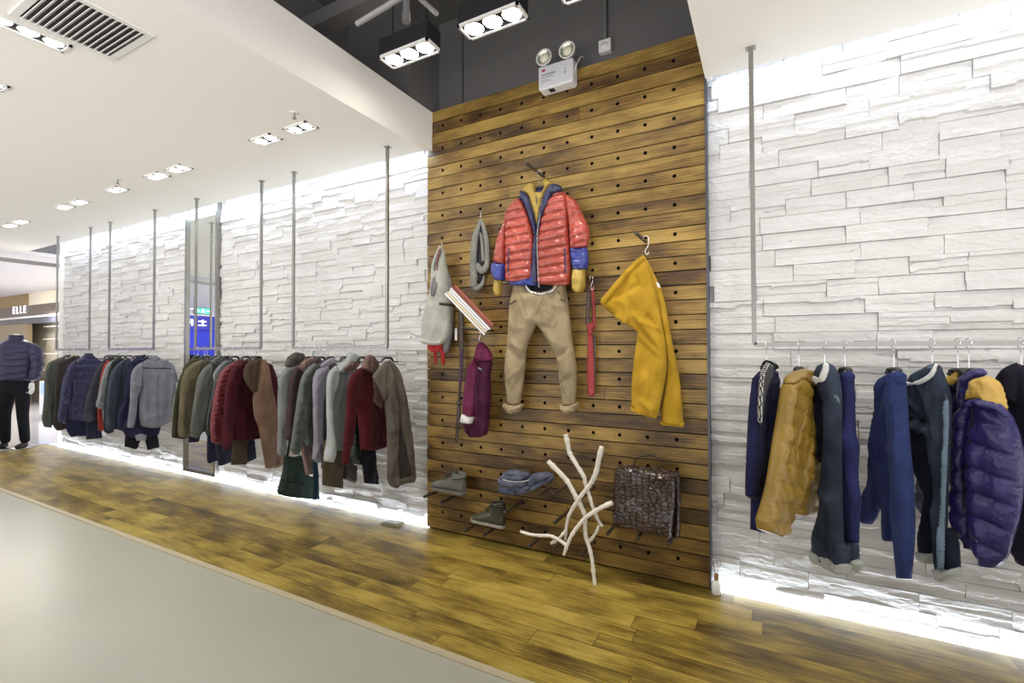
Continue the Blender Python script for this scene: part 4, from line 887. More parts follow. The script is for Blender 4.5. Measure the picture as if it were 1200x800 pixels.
garment('puffer_jacket', 'shiny navy puffer jacket with mustard yoke inside the collar on the right rail', 'jacket', X(1135), -52, [
  ('back', [(1125,436),(1113,445),(1111,480),(1112,520),(1116,560),(1120,600),(1140,600),(1150,500),(1145,440)], dict(m=m_navyq, t=.05, off=-.03, quilt=.08)),
  ('front_left', [(1130,472),(1121,486),(1117,510),(1115,545),(1114,590),(1118,618),(1128,634),(1139,645),(1141,610),(1137,560),(1138,520),(1142,490),(1144,474)], dict(m=m_npuff, t=.055, off=.02, quilt=.10, qa=.45, tilt=.5, wr=.004)),
  ('body', [(1142,474),(1137,500),(1134,540),(1135,590),(1138,630),(1145,650),(1156,662),(1167,665.5),(1178,655),(1187,628),(1194,600),(1198,565),(1198,535),(1192,508),(1184,488),(1172,473),(1156,468)], dict(m=m_npuff, t=.075, off=.03, Rr=.07, quilt=.108, qa=.45, tilt=.2, wr=.004, sp=.009)),
  ('collar', [(1122,462),(1124,448),(1132,438),(1143,432),(1152,432),(1157,438),(1148,444),(1138,452),(1134,466),(1132,476),(1124,476)], dict(m=m_npuff, t=.035, off=.045, sp=.009, wr=.01)),
  ('yoke_lining', [(1133,468),(1137,452),(1146,443),(1158,440),(1168,445),(1175,456),(1180,475),(1182,485),(1172,476),(1158,468),(1146,466)], dict(m=m_yoke, t=.03, off=.075, sp=.01, wr=.008)),
  ('lapel', [(1131,472),(1144,466),(1160,467),(1174,474),(1184,487),(1178,490),(1166,480),(1150,474),(1138,478)], dict(m=m_npuff, t=.03, off=.095, sp=.009, wr=.008)),
  ('zip', [(1139,480),(1141,480),(1137,520),(1131,560),(1129,600),(1127.5,600),(1129,560),(1135,518)], dict(m=M_darkmetal, t=.005, off=.085, sp=.01, fold=0))], GD_, hw=.05, hd=.125, hang='hanger carrying the navy puffer jacket with mustard yoke')
garment('puffer_jacket', 'dark navy puffer sleeve showing behind the faded jeans, with a mustard collar corner', 'jacket', X(1122), -60, [
  ('sleeve', [(1112,440),(1100,470),(1086,520),(1076,555),(1072,590),(1080,602),(1092,596),(1108,560),(1116,500),(1120,445)], dict(m=m_navyq, t=.05, off=-.05, quilt=.07)),
  ('collar', [(1106,443),(1118,436),(1124,431),(1122,446),(1115,452)], dict(m=m_yoke, t=.014, off=.0, sp=.009))], GD_, hw=.05, hd=.125, hang='hanger of the dark navy puffer behind the faded jeans')
garment('coat', 'black coat cut by the right photo edge beside the navy puffer jacket', 'coat', X(1196), -56, [
  ('body', [(1193,426),(1182,432),(1180,470),(1186,520),(1192,570),(1188,610),(1187,640),(1195,655),(1212,665),(1240,655),(1235,560),(1228,470),(1215,432)], dict(m=m_blackw, t=.05)),
  ('collar', [(1192,424),(1180,430),(1168,444),(1166,452),(1176,455),(1184,466),(1192,474),(1196,450)], dict(m=m_blackw, t=.035, off=.05, sp=.01))], GD_, hw=.05, hd=.125, hang='hanger carrying the black coat at the right photo edge')

# ------------------------------------------------------------------ on the wood panel
def peg(x, z, ln, label, group='round metal pegs in the holes of the wood panel', r=.0115):
    t = empty('peg', (x, 0, z), 0, label, 'peg', group)
    mb = MB(); mb.cyl((0, .03, 0), (0, -ln, 0), r, 14, 0); mb.build('rod', M_peg, t)
    mb = MB(); mb.lathe([(.001, -ln-.003), (r*.8, -ln-.003), (r*1.08, -ln), (r*1.08, -ln+.012), (r*.9, -ln+.013)], (0, 0, 0), 14, 0, 'y'); mb.build('end_cap', M_darkmetal, t)
    return t
M_peg = mat('peg_metal', (.16,.145,.12), .38, .8)
def pegpx(tip, ln, label, **k):
    p = aty(tip[0], tip[1], -ln); return peg(p.x, p.z, ln, label, **k)
pegpx((616.5,191), .30, 'dark metal peg carrying the red puffer jacket')
pegpx((745,272.5), .28, 'dark metal peg carrying the mustard trousers')
pegpx((515.6,355.7), .30, 'upper metal peg under the tilted magazines')
pegpx((540.6,384.6), .44, 'lower metal peg under the tilted magazines')
pegpx((497,582), .20, 'metal peg under the toe of the grey ankle boot')
pegpx((516,589), .20, 'metal peg under the heel of the grey ankle boot')
pegpx((544,622), .20, 'metal peg under the toe of the dark green boot')
pegpx((567,627), .20, 'metal peg under the heel of the dark green boot')
pegpx((591,600.5), .28, 'empty metal peg right of the dark green boot')
pegpx((649,579), .25, 'metal peg left of the white branches, upper one, below the folded jeans')
pegpx((681,583), .25, 'metal peg behind the upper crossing of the white branches')
pegpx((650,612), .25, 'metal peg left of the crossing of the white branches')
pegpx((684,612), .25, 'metal peg behind the lower crossing of the white branches')
pegpx((649,643), .25, 'metal peg at the lower left end of the white branches')
pegpx((681,650), .25, 'metal peg behind the foot branch of the white branches')
pegpx((712,625), .22, 'left metal peg under the brown crocodile bag')
pegpx((747,631), .22, 'middle metal peg under the brown crocodile bag')
pegpx((784,637), .22, 'right metal peg under the brown crocodile bag')
pegpx((620,640), .22, 'metal peg low on the panel below the folded jeans')
for q, lb in (((603,577), 'left metal peg hidden under the folded jeans'), ((632,580), 'right metal peg hidden under the folded jeans')): pegpx(q, .20, lb, r=.009)

c7 = (480, 180, 4.4455); cq = (480, 330, 4.21)
m_redp = puffy('red_puffer', (.33,.048,.030), rough=.30, bscale=34, coat=.5); m_bluep = puffy('blue_puffer', (.03,.045,.22), rough=.28, bscale=26); m_bluedk = puffy('ink_blue_lining', (.02,.024,.075), rough=.3)
m_yell = puffy('yellow_inner', (.36,.25,.045), rough=.5); m_khaki = cloth_mat('khaki_twill', (.27,.215,.13), bump=.2); m_mustp = cloth_mat('mustard_twill', (.42,.245,.016), col2=(.50,.30,.028), bump=.25)
# red puffer jacket on its peg
xj = aty(632, 202, -.13); plj = Plane((xj.x, -.13, xj.z), 0)
hanger(xj.x, 0, 'silver hook hanger carrying the red puffer jacket on its peg', z=xj.z-.01, y=-.13, w=.17, drop=.10, group='hangers on the wood panel pegs')
def wallthing(name, label, cat, px, py, y, parts, a=0, crop=None, group=None, deep=()):
    p = aty(px, py, y); pl = Plane((p.x, y, p.z), a); t = empty(name, (p.x, y, p.z), R(a), label, cat, group); objs = {}
    for (pn, poly, k) in parts:
        k = dict(k); k.setdefault('crop', crop)
        par = objs[k.pop('under')] if 'under' in k else t
        objs.setdefault(pn, cloth(pn, poly, pl, par, **k))
    return t
zz = dict(fold=.004, sp=.011)
Q = dict(quilt=.062, qa=.6, tilt=-.04, wr=.002, cr=.006, sp=.0075, fold=.003)
wallthing('puffer_jacket', 'shiny red puffer jacket over blue and yellow inner layers, hung on the wood panel', 'jacket', 632, 205, -.13, [
  ('back_panel', [(560,245),(600,195),(660,180),(740,170),(800,205),(835,300),(838,480),(835,660),(670,680),(505,655),(500,400),(525,280)], dict(m=m_bluedk, t=.03, off=-.03, thick_back=.02)),
  ('front_panel', [(572,232),(545,248),(520,278),(506,325),(501,420),(500,560),(500,655),(515,664),(560,665),(600,658),(638,648),(646,600),(649,490),(641,400),(622,330),(597,265)], dict(m=m_redp, t=.050, off=.02, **Q)),
  ('front_panel', [(800,200),(770,196),(745,205),(722,250),(692,330),(674,420),(668,520),(667,665),(685,680),(720,684),(780,686),(832,684),(838,660),(838,560),(836,480),(830,380),(827,280),(818,222)], dict(m=m_redp, t=.050, off=.02, **Q)),
  ('sleeve', [(538,258),(510,300),(488,365),(462,430),(446,500),(441,562),(470,574),(497,572),(502,540),(504,470),(508,390),(520,320)], dict(m=m_redp, t=.05, off=.015, quilt=.052, qa=.35, tilt=.35, wr=.008, cr=.012, sp=.0095)),
  ('sleeve', [(812,208),(850,228),(880,262),(905,320),(930,375),(936,430),(928,482),(890,492),(838,493),(836,420),(829,350),(818,280)], dict(m=m_redp, t=.055, off=.02, quilt=.052, qa=.35, tilt=-.25, wr=.008, cr=.012, sp=.0095)),
  ('blue_cuff', [(442,562),(430,590),(431,628),(445,650),(475,660),(495,662),(499,620),(500,572),(470,566)], dict(m=m_bluep, t=.05, off=.01, wr=.012, sp=.0095)),
  ('blue_cuff', [(838,488),(838,520),(843,560),(850,600),(890,603),(925,598),(933,560),(928,510),(925,486),(880,490)], dict(m=m_bluep, t=.055, off=.015, wr=.012, quilt=.05, qa=.35, sp=.0095)),
  ('yellow_cuff', [(447,652),(438,700),(444,733),(462,738),(476,730),(480,700),(486,656)], dict(m=m_yell, t=.035, off=.005, wr=.012, sp=.0095)),
  ('yellow_cuff', [(852,600),(848,650),(850,698),(862,722),(885,726),(905,719),(916,690),(916,598)], dict(m=m_yell, t=.045, off=.01, wr=.008, sp=.0095)),
  ('blue_hem', [(515,655),(525,682),(570,688),(625,686),(666,690),(670,640),(668,560),(645,560),(630,640),(560,655)], dict(m=m_bluep, t=.035, off=.005, **zz)),
  ('blue_front', [(648,400),(668,395),(672,520),(670,600),(672,680),(640,680),(640,560)], dict(m=m_bluedk, t=.02, off=.025, **zz)),
  ('blue_lining', [(572,202),(578,192),(596,200),(618,225),(640,280),(652,330),(662,385),(660,420),(648,425),(640,380),(622,325),(596,260)], dict(m=m_bluedk, t=.03, off=.045, wr=.01, **zz)),
  ('blue_lining', [(702,213),(720,185),(745,158),(770,160),(792,172),(797,188),(775,202),(748,212),(726,250),(700,310),(680,370),(668,410),(664,380),(680,300),(690,250)], dict(m=m_bluedk, t=.035, off=.045, wr=.01, **zz)),
  ('yellow_lining', [(590,190),(602,168),(625,154),(648,152),(656,176),(656,200),(690,198),(704,180),(697,150),(703,130),(722,136),(742,152),(744,164),(722,190),(702,220),(688,280),(678,340),(668,390),(658,360),(650,325),(636,270),(618,222)], dict(m=m_yell, t=.025, off=.01, wr=.008, **zz)),
  ('zip', [(690,235),(694,238),(684,300),(668,420),(668,560),(677,695),(671,697),(664,560),(662,420),(676,320)], dict(m=M_steel, t=.004, off=.075, sp=.012, fold=0)),
  ('zip', [(656,225),(660,225),(664,260),(660,262)], dict(m=M_darkmetal, t=.004, off=.045, sp=.012, fold=0)),
  ('pocket_zip', [(512,487),(518,487),(516,560),(514,630),(509,630),(509,560)], dict(m=m_bluedk, t=.005, off=.072, sp=.012, fold=0)),
  ('pocket_zip', [(803,490),(811,490),(814,560),(816,624),(809,626),(806,560)], dict(m=m_bluedk, t=.005, off=.072, sp=.012, fold=0)),
], crop=c7)
# khaki trousers
wallthing('trousers', 'khaki trousers with rolled cuffs hanging below the red puffer jacket', 'trousers', 632, 335, -.10, [
  ('waist_inside', [(560,-8),(575,28),(600,50),(640,58),(690,48),(715,30),(722,-8)], dict(m=m_blackc, t=.02, off=-.01, fold=0)),
  ('body', [(518,0),(508,40),(497,90),(490,150),(483,270),(476,340),(471,420),(474,510),(482,592),(515,603),(545,598),(556,540),(566,470),(573,400),(578,335),(600,270),(626,214),(650,240),(672,280),(700,322),(724,370),(734,440),(742,520),(754,602),(790,606),(818,600),(824,520),(826,430),(818,380),(808,320),(798,240),(788,150),(780,80),(766,0),(716,10),(700,34),(670,44),(635,46),(600,40),(578,20),(572,0)], dict(m=m_khaki, t=.045, Rr=.06, off=0, sp=.011, fold=.008, fx=9, fy=5, folds=(
     (520,300,575,345,.022,.022),(500,330,560,385,.015,-.016),(560,120,620,210,.03,.014),(690,330,735,385,.02,.02),(640,220,700,230,.02,-.012),(735,380,790,330,.016,-.012),(790,560,760,480,.018,.014),(500,480,540,440,.016,.012),(545,60,590,170,.014,-.012),(740,60,700,180,.018,.012),(745,500,800,470,.02,-.012)))),
  ('rolled_cuff', [(464,598),(462,622),(478,642),(510,648),(545,640),(560,618),(562,600),(530,606),(500,604)], dict(m=m_khaki, t=.055, off=.005, sp=.009, wr=.02)),
  ('rolled_cuff', [(742,600),(745,628),(765,642),(800,645),(830,630),(837,610),(830,594),(790,606),(760,606)], dict(m=m_khaki, t=.055, off=.005, sp=.009, wr=.02)),
  ('waist_seam', [(566,0),(575,18),(598,44),(635,54),(675,50),(705,38),(720,16),(724,20),(706,46),(676,58),(635,62),(594,52),(570,22),(560,0)], dict(m=m_wband, t=.006, off=.05, sp=.012, fold=0)),
  ('pocket_seam', [(494,108),(525,88),(528,94),(496,116)], dict(m=m_olivebr, t=.004, off=.05, sp=.012, fold=0)),
  ('pocket_seam', [(735,45),(748,85),(772,98),(770,104),(742,90),(728,48)], dict(m=m_olivebr, t=.004, off=.05, sp=.012, fold=0)),
], crop=cq)
cm8 = (560, 320, 4.0)
wallthing('trousers', 'mustard yellow trousers hung by the waist at the right of the wood panel', 'trousers', 754, 300, -.12, [
  ('leg', [(780,-84),(800,-50),(830,10),(862,80),(888,190),(905,290),(925,390),(945,490),(955,590),(962,690),(966,712),(900,705),(862,690),(858,640),(872,560),(882,480),(884,400),(870,300),(840,150),(790,20)], dict(m=m_mustp, t=.04, off=-.03, sp=.011, fold=.008)),
  ('leg', [(775,-86),(740,-58),(700,-20),(660,30),(620,80),(580,122),(575,140),(590,160),(640,200),(700,240),(748,276),(742,330),(730,410),(721,500),(718,560),(719,625),(745,645),(800,664),(840,672),(852,635),(868,560),(884,470),(886,400),(880,330),(862,230),(842,120),(820,20),(798,-50)], dict(m=m_mustp, t=.045, Rr=.06, off=.03, sp=.011, fold=.008, fx=8, fy=5, folds=(
     (745,200,880,370,.022,.024),(800,200,885,330,.014,-.018),(700,240,860,385,.016,.014),(770,230,850,260,.012,.016),(775,600,820,640,.02,.016),(640,60,720,-10,.02,.012),(650,120,760,60,.016,-.01),(750,300,740,600,.03,-.012)))),
  ('folded_hem', [(717,615),(716,636),(750,652),(838,680),(844,664),(800,654),(750,636)], dict(m=m_mustp, t=.05, off=.03, sp=.009)),
  ('folded_hem', [(852,688),(855,705),(900,714),(966,722),(970,694),(930,696)], dict(m=m_mustp, t=.045, off=-.03, sp=.009)),
  ('waistband', [(775,-86),(740,-62),(660,22),(575,124),(576,140),(598,150),(680,50),(745,-25),(785,-66)], dict(m=m_mustp, t=.022, off=.062, sp=.01)),
  ('price_tag', [(835,40),(850,50),(856,70),(842,64)], dict(m=m_wband, t=.004, off=.05, sp=.01, fold=0)),
], crop=cm8)
def shook(p0, pts, label, r=.0022, m=None):
    """bent wire hook; pts relative metres in x,z"""
    t = empty('wire_hook', p0, 0, label, 'hook', 'wire hooks on the wood panel')
    mb = MB(); mb.tube(catmull([(x, 0, z) for x, z in pts], 5), r, 8); mb.build('wire', m or M_chrome, t)
    mb = MB(); mb.lathe([(.0005, -.004), (.0035, 0), (.0005, .004)], (pts[-1][0], 0, pts[-1][1]), 8); mb.build('end_ball', m or M_chrome, t); return t
M_whitewire = mat('white_wire', (.75,.72,.66), .4)
p = aty(757, 283, -.12); shook(p, [(-.022, .015), (-.01, .035), (.012, .03), (.018, .005), (.012, -.03), (-.006, -.06), (.006, -.085), (.016, -.07)], 'white wire hook carrying the mustard trousers on its peg', .003, M_whitewire)
p = aty(693, 327, -.06); shook(p, [(-.012, .0), (-.006, .022), (.006, .02), (.010, 0), (.006, -.025), (-.006, -.05), (-.0, -.075), (.016, -.07), (.018, -.045)], 'chrome wire hook carrying the red tie belt', .003)
p = aty(563, 250, -.04); shook(p, [(-.0, .02), (.008, .015), (.004, -.01), (0, -.03)], 'small wire hook carrying the grey knitted snood')
p = aty(517, 287, -.06); shook(p, [(-.004, .02), (.006, .018), (.008, 0), (.0, -.02), (-.004, -.03)], 'small white wire hook carrying the pale grey hoodie', .0025, M_whitewire)
p = aty(562, 395, -.16); shook(p, [(-.004, .03), (.006, .035), (.008, .015), (.0, .0), (-.004, -.02)], 'small wire hook carrying the purple child raincoat')
# pale grey hoodie with red scarf
ch = (490, 270, 5.0)
m_hood = cloth_mat('pale_grey_fleece', (.37,.38,.33)); m_hoodin = cloth_mat('grey_fleece_inside', (.17,.17,.17)); m_scarf = cloth_mat('bright_red_wool', (.34,.03,.03))
wallthing('hooded_sweatshirt', 'pale grey hooded sweatshirt with zip at the left edge of the wood panel', 'sweatshirt', 517, 290, -.10, [
  ('back', [(150,110),(168,200),(195,300),(205,400),(205,500),(200,600),(178,722),(115,712),(120,600),(140,300)], dict(m=m_hoodin, t=.02, off=-.03)),
  ('body', [(140,88),(126,98),(104,150),(84,215),(78,300),(72,350),(58,410),(42,480),(28,560),(20,625),(28,650),(60,662),(120,668),(155,655),(175,630),(188,560),(192,480),(188,400),(180,320),(168,220),(156,140)], dict(m=m_hood, t=.05, Rr=.06, off=0, sp=.011, fold=.008, folds=((150,200,170,500,.02,.014),(100,300,70,520,.02,-.01)))),
  ('hem_band', [(22,622),(25,655),(60,666),(118,671),(150,660),(165,640),(160,620),(118,634),(60,630)], dict(m=m_hood, t=.05, off=.01, sp=.01)),
  ('hood_opening', [(136,95),(118,125),(104,180),(92,235),(110,240),(126,180),(136,130)], dict(m=m_hoodin, t=.03, off=.035, sp=.01)),
  ('zip', [(132,100),(122,140),(112,232),(106,232),(114,150),(126,100)], dict(m=m_redc, t=.005, off=.068, sp=.01, fold=0)),
  ('pocket_fold', [(142,245),(110,252),(86,300),(74,350),(78,384),(106,388),(118,350),(134,310)], dict(m=m_hoodin, t=.02, off=.045, sp=.01, folds=((100,280,90,360,.012,.01),)))], crop=ch)
wallthing('scarf', 'bright red scarf ends hanging below the pale grey hooded sweatshirt', 'scarf', 508, 402, -.09, [
  ('body', [(52,640),(56,690),(75,708),(110,712),(150,700),(148,640)], dict(m=m_scarf, t=.025, off=-.01)),
  ('tassel', [(86,700),(92,740),(94,784),(108,786),(110,740),(108,700)], dict(m=m_scarf, t=.012, off=0, sp=.01)),
  ('tassel', [(130,690),(134,740),(136,778),(154,792),(158,760),(157,700)], dict(m=m_scarf, t=.012, off=0, sp=.01))], crop=ch)
# knitted snood: ribbed bands hanging as a loop
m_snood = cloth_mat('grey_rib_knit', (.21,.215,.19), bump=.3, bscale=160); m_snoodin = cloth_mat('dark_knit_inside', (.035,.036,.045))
ps = aty(563, 257, -.06)
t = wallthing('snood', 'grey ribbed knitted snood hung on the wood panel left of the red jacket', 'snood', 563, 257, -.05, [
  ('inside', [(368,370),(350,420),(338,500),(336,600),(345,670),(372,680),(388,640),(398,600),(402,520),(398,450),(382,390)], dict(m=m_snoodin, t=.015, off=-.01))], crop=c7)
ps = Vector(t.location)
def band(name, pts, widths, m, rib=.16):
    """soft ribbed tube through photo points"""
    mb = MB(); base = [aty(480+a/4.4455, 180+b/4.4455, -.06-yy) for (a, b, yy) in pts]
    cp = catmull([b-ps for b in base], 8); ln_ = sum((cp[i+1]-cp[i]).length for i in range(len(cp)-1)); 
    cum = [0]
    for i in range(len(cp)-1): cum.append(cum[-1]+(cp[i+1]-cp[i]).length)
    n = max(8, int(ln_/.0035)); q = np.linspace(0, cum[-1], n)
    arr = np.array([list(p) for p in cp]); cp = [Vector([float(np.interp(x, cum, arr[:, k_])) for k_ in range(3)]) for x in q]
    wv = np.interp(np.linspace(0, 1, n), np.linspace(0, 1, len(widths)), widths)
    k = 20; vs = []; up = Vector((0, -1, 0))
    for i, p in enumerate(cp):
        tn = (cp[min(i+1, n-1)]-cp[max(i-1, 0)]).normalized(); a = tn.cross(up).normalized(); b = a.cross(tn)
        rr = wv[i]*(1+rib*math.sin(i*PI/2))
        for j in range(k):
            th = 2*PI*j/k; vs.append(p+a*math.cos(th)*rr+b*math.sin(th)*rr*.6)
    fs = [(i*k+j, i*k+(j+1) % k, (i+1)*k+(j+1) % k, (i+1)*k+j) for i in range(n-1) for j in range(k)]
    mb.add(vs, fs, 0, True); mb.add(vs[:k], [tuple(range(k-1, -1, -1))]); mb.add(vs[-k:], [tuple(range(k))])
    return mb.build(name, m, t)
band('left_band', [(371,338,0),(357,385,.01),(342,440,.015),(334,510,.02),(333,580,.02),(336,640,.02),(330,690,.02)], [.006,.022,.030,.030,.030,.034,.030], m_snood)
band('right_band', [(371,338,0),(386,385,.01),(398,440,.012),(404,500,.012),(403,570,.015),(398,610,.015)], [.006,.018,.022,.022,.024,.020], m_snood)
band('inner_loop', [(352,410,-.0),(366,415,.0),(376,450,.0),(380,510,.01),(384,560,.02)], [.010,.014,.012,.012,.016], m_snood, .08)
band('rolled_edge', [(352,575,.02),(366,600,.03),(384,606,.04),(400,585,.035),(405,560,.03)], [.018,.026,.030,.026,.016], m_snood, .12)
band('bottom_fold', [(325,690,.01),(345,702,.02),(366,694,.02),(382,668,.01),(388,635,.01)], [.018,.022,.018,.014,.010], m_snood, .1)
# belts
m_belt1 = mat('brown_leather_belt', (.055,.032,.022), .4); m_belt2 = cloth_mat('purple_grey_webbing', (.10,.06,.09)); m_redb = cloth_mat('red_dotted_silk', (.27,.022,.028), col2=(.38,.09,.09), nscale=260); m_redb2 = cloth_mat('dark_striped_silk', (.06,.03,.035), col2=(.2,.15,.13), nscale=150)
wallthing('belt', 'long dark brown belt hanging under the tilted magazines', 'belt', 536, 362, -.05, [
  ('strap', [(238,140),(262,142),(268,200),(266,300),(264,420),(252,560),(246,600),(238,600),(240,540),(246,420),(243,300),(240,200)], dict(m=m_belt1, t=.006, sp=.01, fold=.004)),
  ('strap_end', [(234,600),(250,600),(252,650),(247,720),(240,775),(230,792),(224,780),(228,720),(232,650)], dict(m=m_belt1, t=.008, off=.008, sp=.01)),
  ('webbing', [(245,330),(262,330),(263,400),(256,500),(248,560),(243,560),(246,440)], dict(m=m_belt2, t=.005, off=.01, sp=.01)),
  ('price_tag', [(222,228),(235,228),(235,290),(222,290)], dict(m=m_wband, t=.002, off=.01, sp=.01, fold=0)),
  ('buckle', [(232,590),(256,590),(256,606),(232,606)], dict(m=M_darkmetal, t=.006, off=.015, sp=.008, fold=0))], crop=cq)
wallthing('tie_belt', 'red dotted fabric belt knotted in a loop beside the khaki trousers', 'belt', 693, 338, -.05, [
  ('loop', [(514,72),(526,66),(530,120),(524,190),(524,245),(510,248),(504,230),(507,160)], dict(m=m_redb2, t=.006, off=-.006, sp=.009)),
  ('loop', [(528,68),(540,64),(548,110),(551,180),(553,235),(545,252),(534,248),(537,180),(533,120)], dict(m=m_redb, t=.007, off=.006, sp=.009)),
  ('knot', [(508,240),(520,232),(548,236),(554,248),(543,262),(536,292),(516,292),(512,262)], dict(m=m_redb, t=.014, off=.006, sp=.008)),
  ('tail', [(540,285),(551,300),(553,420),(551,540),(543,545),(538,420)], dict(m=m_redb2, t=.006, off=-.006, sp=.009)),
  ('tail', [(514,288),(538,286),(543,400),(546,500),(550,562),(542,576),(528,579),(514,568),(512,480),(513,380)], dict(m=m_redb, t=.007, off=.008, sp=.009))], crop=cm8)
# child raincoat
m_rain = cloth_mat('magenta_nylon', (.12,.016,.052), rough=.5, bump=.3, bscale=60); m_raind = cloth_mat('plum_nylon', (.06,.009,.032), rough=.5)
wallthing('raincoat', 'small magenta purple raincoat with hood and white cuff on the wood panel', 'raincoat', 563, 400, -.13, [
  ('body', [(348,375),(330,400),(300,460),(282,560),(275,650),(272,720),(285,748),(302,766),(345,766),(382,752),(392,690),(398,600),(402,540),(398,470),(410,400),(396,385)], dict(m=m_raind, t=.045, Rr=.05, off=0, sp=.011, fold=.012, folds=((340,420,345,740,.014,.012),(370,500,372,740,.012,-.01)))),
  ('hood', [(347,296),(334,320),(326,352),(318,378),(338,388),(372,392),(412,387),(408,370),(400,345),(378,315),(360,298)], dict(m=m_rain, t=.045, off=.01, sp=.01, folds=((348,310,345,375,.012,.015),))),
  ('sleeve', [(320,380),(303,402),(290,440),(278,500),(266,580),(262,650),(290,658),(322,664),(330,620),(335,560),(337,500),(338,440),(332,400)], dict(m=m_rain, t=.04, off=.03, sp=.01, folds=((330,400,300,640,.014,-.012),))),
  ('white_cuff', [(264,648),(257,684),(280,694),(310,698),(323,663),(295,656)], dict(m=m_wband, t=.042, off=.03, sp=.009)),
  ('inner_label', [(335,420),(355,428),(358,438),(335,434)], dict(m=m_lgrey, t=.004, off=.05, sp=.01, fold=0)),
  ('zip', [(330,420),(336,420),(338,600),(334,760),(329,760),(332,600)], dict(m=m_raind, t=.006, off=.062, sp=.012, fold=0))], crop=cq)
# magazines leaning on two pegs
M_cover = [mat('magazine_cover_'+n, c, .3) for n, c in (('red', (.36,.09,.06)), ('dark_red', (.22,.06,.045)), ('white', (.75,.74,.74)), ('cream', (.7,.62,.42)), ('pale', (.72,.72,.76)))]
M_pages = mat('paper_pages', (.72,.70,.68), .8)
yw = R(27); vdir = Vector((-math.sin(yw), math.cos(yw), 0)); za = on_plane(528, 341, (-2.0, -.20, 1.7), vdir); zb = on_plane(573, 388, (-2.0, -.20, 1.7), vdir)
dv = (zb-za); ln = dv.length; xr = Vector((math.cos(yw), math.sin(yw), 0)); ang = math.atan2(dv.z, dv.dot(xr)); nrm = xr*(-math.sin(ang))+Vector((0, 0, math.cos(ang)))
th = .0185; kinds = [(2, 'white magazine lying lowest in the tilted stack'), (3, 'cream magazine second from the bottom of the tilted stack'), (4, 'white magazine between the cream one and the next white one, tilted stack'), (2, 'white magazine just below the red ones of the tilted stack'), (1, 'dark red magazine second from the top of the tilted stack'), (0, 'red magazine lying topmost of the tilted stack')]
for i, (ci, lb) in enumerate(kinds):
    o = za+nrm*((i-2.5)*th)
    t = empty('magazine', o, 0, lb, 'magazine', 'magazines tilted on the pegs of the wood panel'); t.rotation_euler = (Matrix.Rotation(yw, 3, 'Z') @ Matrix.Rotation(-ang, 3, 'Y')).to_euler()
    d = .004*(i % 3)
    mb = MB(); mb.box((.002+d, -.075, .0015), (ln-.004-d, .098, th-.0055)); mb.build('pages', M_pages, t)
    mb = MB(); mb.box((d, -.08, 0), (ln-d, .10, .0015)); mb.box((d, -.08, th-.0055), (ln-d, .10, th-.004)); mb.box((d, -.082, 0), (ln-d, -.079, th-.004)); mb.build('cover', M_cover[ci], t)
# folded jeans on pegs
cj = (480, 500, 5.0); m_fj = cloth_mat('blue_grey_denim', (.075,.085,.13), col2=(.13,.145,.20), nscale=14)
wallthing('jeans', 'folded blue-grey jeans lying on pegs above the white branches', 'jeans', 616, 575, -.13, [
  ('lower_fold', [(533,320),(535,368),(560,380),(600,388),(660,388),(700,378),(722,350),(700,332),(620,330)], dict(m=m_fj, t=.075, Rr=.028, sp=.009, fold=.005, fy=14, fx=5)),
  ('back_leg', [(690,340),(692,380),(720,372),(765,350),(800,330),(830,325),(848,300),(835,275),(800,262),(745,268),(700,290)], dict(m=m_fj, t=.06, Rr=.03, off=-.02, sp=.009, wr=.006, folds=((700,355,840,290,.010,-.018),))),
  ('middle_fold', [(533,286),(532,318),(545,334),(600,344),(660,346),(700,338),(704,305),(660,300),(600,300)], dict(m=m_fj, t=.085, Rr=.026, sp=.009, fold=.005, fy=14, fx=5)),
  ('upper_fold', [(545,276),(540,292),(560,302),(620,310),(680,308),(704,292),(700,270),(665,255),(640,250),(600,250),(570,258)], dict(m=m_fj, t=.08, Rr=.028, sp=.009, wr=.007, folds=((560,275,690,272,.010,-.016),))),
  ('seam', [(545,306),(600,318),(660,318),(700,308),(700,312),(660,323),(600,323),(545,311)], dict(m=m_wband, t=.004, off=.088, sp=.01, fold=0)),
  ('belt_loop', [(636,252),(650,262),(682,268),(690,262),(676,256),(655,250)], dict(m=m_belt1, t=.02, off=.07, sp=.008, fold=0))], crop=cj)

